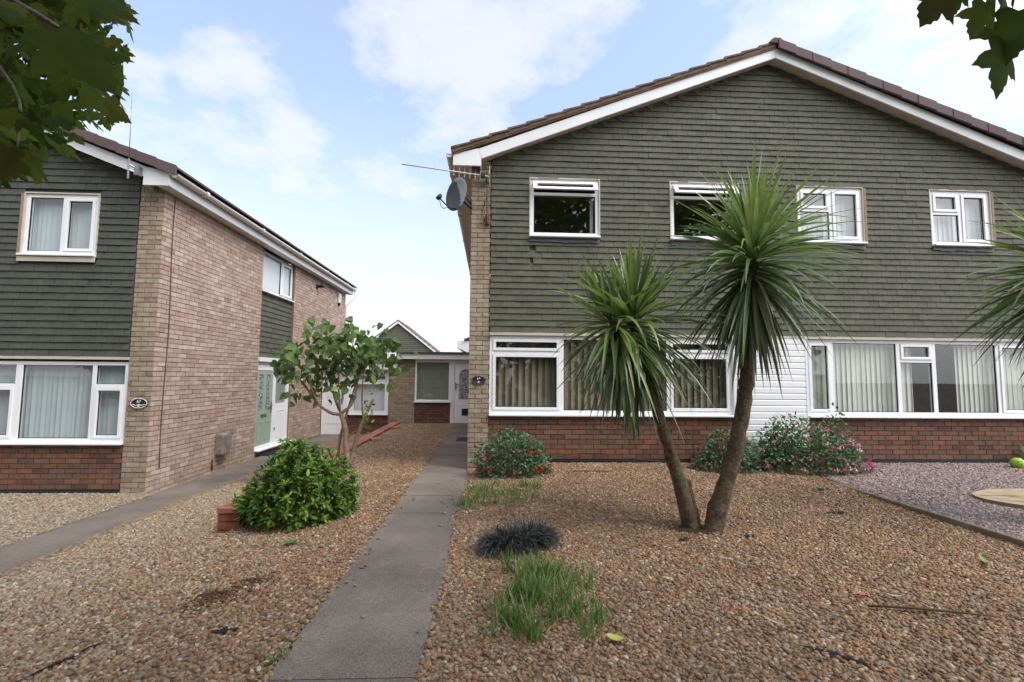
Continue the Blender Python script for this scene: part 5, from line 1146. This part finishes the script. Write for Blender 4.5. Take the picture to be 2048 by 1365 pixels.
# crown: everything above the drooping lower boundary on the right side, full behind and above
n = 60000; c = np.stack([RNG.uniform(-7.2, -.6, n), RNG.uniform(-3.0, 3.6, n), RNG.uniform(.3, 6.2, n)], 1)
ball_ = (((c - np.array((-4.0, .5, 3.4))) / np.array((3.2, 3.0, 2.6))) ** 2).sum(1) < 1
vis = in_view(c); y = np.maximum(c[:, 1], .05); sl_ = c[:, 0] / y
def corner(c):
    y = np.maximum(c[:, 1], .05); sl_ = c[:, 0] / y
    return (c[:, 1] > 1.7) & (c[:, 1] < 4.2) & (sl_ < -.815 - .03 * np.sin(c[:, 2] * 9)) & (c[:, 2] / y > .385 + .80 * (sl_ + 1.027)) & (c[:, 2] / y < 1.3) & (c[:, 0] > -4.6)
n = 90000; cv = np.stack([RNG.uniform(-4.6, -1.2, n), RNG.uniform(1.7, 4.2, n), RNG.uniform(.6, 4.2, n)], 1)
t_vis = cv[in_view(cv, .12) & corner(cv)][:205]; t_hid = c[ball_ & ~in_view(c, .35)][:420]
pv = maple_leaves('', t_vis, 6, None, None, .13); pv = pv[corner(pv)]; ph_ = maple_leaves('', t_hid, 9, None, None, .26); ph_ = ph_[~in_view(ph_, .25)]
put('crown', np.concatenate([pv, ph_]), (.075, .15), mt1)
near = np.array([(-.945, 1.0, .735), (-.90, 1.0, .84)])
spread(MV, MF, near, np.array([(.66, .1, -.62), (.75, .1, -.35)]), np.array([(.25, -.75, .55), (.2, -.6, .75)]), np.array((.165, .13)), 'near_leaves', M['maple'], mt1, np.array((.45, .3)), True)
mt2 = thing('maple_tree', (5.2, -3.6, -1.45), 'maple tree with a few lobed leaves hanging into the top right corner', 'tree')
rough_trunk('trunk', [(5.2, -3.6, -1.6), (5.1, -3.5, .5), (5.0, -3.4, 3.0), (4.9, -3.3, 6.0), (4.8, -3.2, 9.0)], [.32, .26, .22, .15, .05], M['bark_maple'], mt2, 14, seed=51)
for i, (q, ra) in enumerate([([(5.05, -3.45, 1.8), (3.9, -1.8, 2.2), (2.6, .1, 1.75), (1.75, 1.02, 1.28), (1.40, 1.2, 1.22)], [.09, .06, .03, .010, .005]), ([(1.95, .8, 1.4), (1.62, 1.2, 1.3), (1.48, 1.2, 1.12)], [.010, .006, .003]), ([(5.0, -3.4, 3.5), (3.0, -2.6, 5.5), (1.6, -2.2, 6.8)], [.1, .06, .02]), ([(5.0, -3.4, 4.0), (7.2, -3.6, 6.0), (8.6, -3.6, 7.0)], [.1, .06, .02])]):
    rough_trunk('branch', q, ra, M['bark_maple'], mt2, 7, seed=60 + i)
n = 9000; c = rdir(n) * (RNG.random(n) ** .4)[:, None] * np.array((5.4, 4.0, 4.2)) + np.array((4.6, -3.0, 5.8)); c = c[~in_view(c, .4)][:430]
ph_ = maple_leaves('', c, 9, None, None, .38); ph_ = ph_[~in_view(ph_, .2)]
c = np.stack([RNG.uniform(-1.5, 4.8, 1600), RNG.uniform(-2.5, 1.2, 1600), RNG.uniform(2.3, 4.6, 1600)], 1); c = c[~in_view(c, .4)][:330]
q_ = maple_leaves('', c, 9, None, None, .3); ph_ = np.concatenate([ph_, q_[~in_view(q_, .2)]])
put('crown', ph_, (.13, .22), mt2)
nr_p = np.array([(1.20, 1.12, 1.05), (1.28, 1.15, 1.10), (1.38, 1.18, 1.06), (1.43, 1.2, 1.14), (1.50, 1.2, 1.06), (1.48, 1.22, .98), (1.33, 1.14, 1.12), (1.52, 1.25, 1.16), (1.45, 1.15, 1.16)])
spread(MV, MF, nr_p, np.array([(-.45, .0, -.75), (-.1, .1, -.8), (-.25, .1, -.8), (.2, .1, -.7), (-.15, .05, -.95), (-.05, .05, -1), (-.7, .1, -.2), (.3, .1, -.8), (.1, .1, -.3)]), rdir(9) * .3 + np.array((.1, -.7, .6)), np.array((.125, .10, .10, .13, .15, .16, .11, .14, .12)), 'near_leaves', M['maple'], mt2, None, True)
n = 12000; x = RNG.uniform(-26, 22, n); zt = 6.5 + 6.5 * sst(-3, 3, x) * (1 - sst(15, 20, x)) + 2.2 * np.sin(x * .5) + 1.2 * np.sin(x * 1.3 + 1); c = np.stack([x, RNG.uniform(-20, -16, n), -1.6 + (zt + 1.6) * RNG.random(n) ** .8], 1)
tag(spread(LEAF_V, LEAF_F, c, rdir(n), rdir(n), RNG.uniform(.7, 1.3, n), 'far_trees', M['hedge']), kind='stuff')
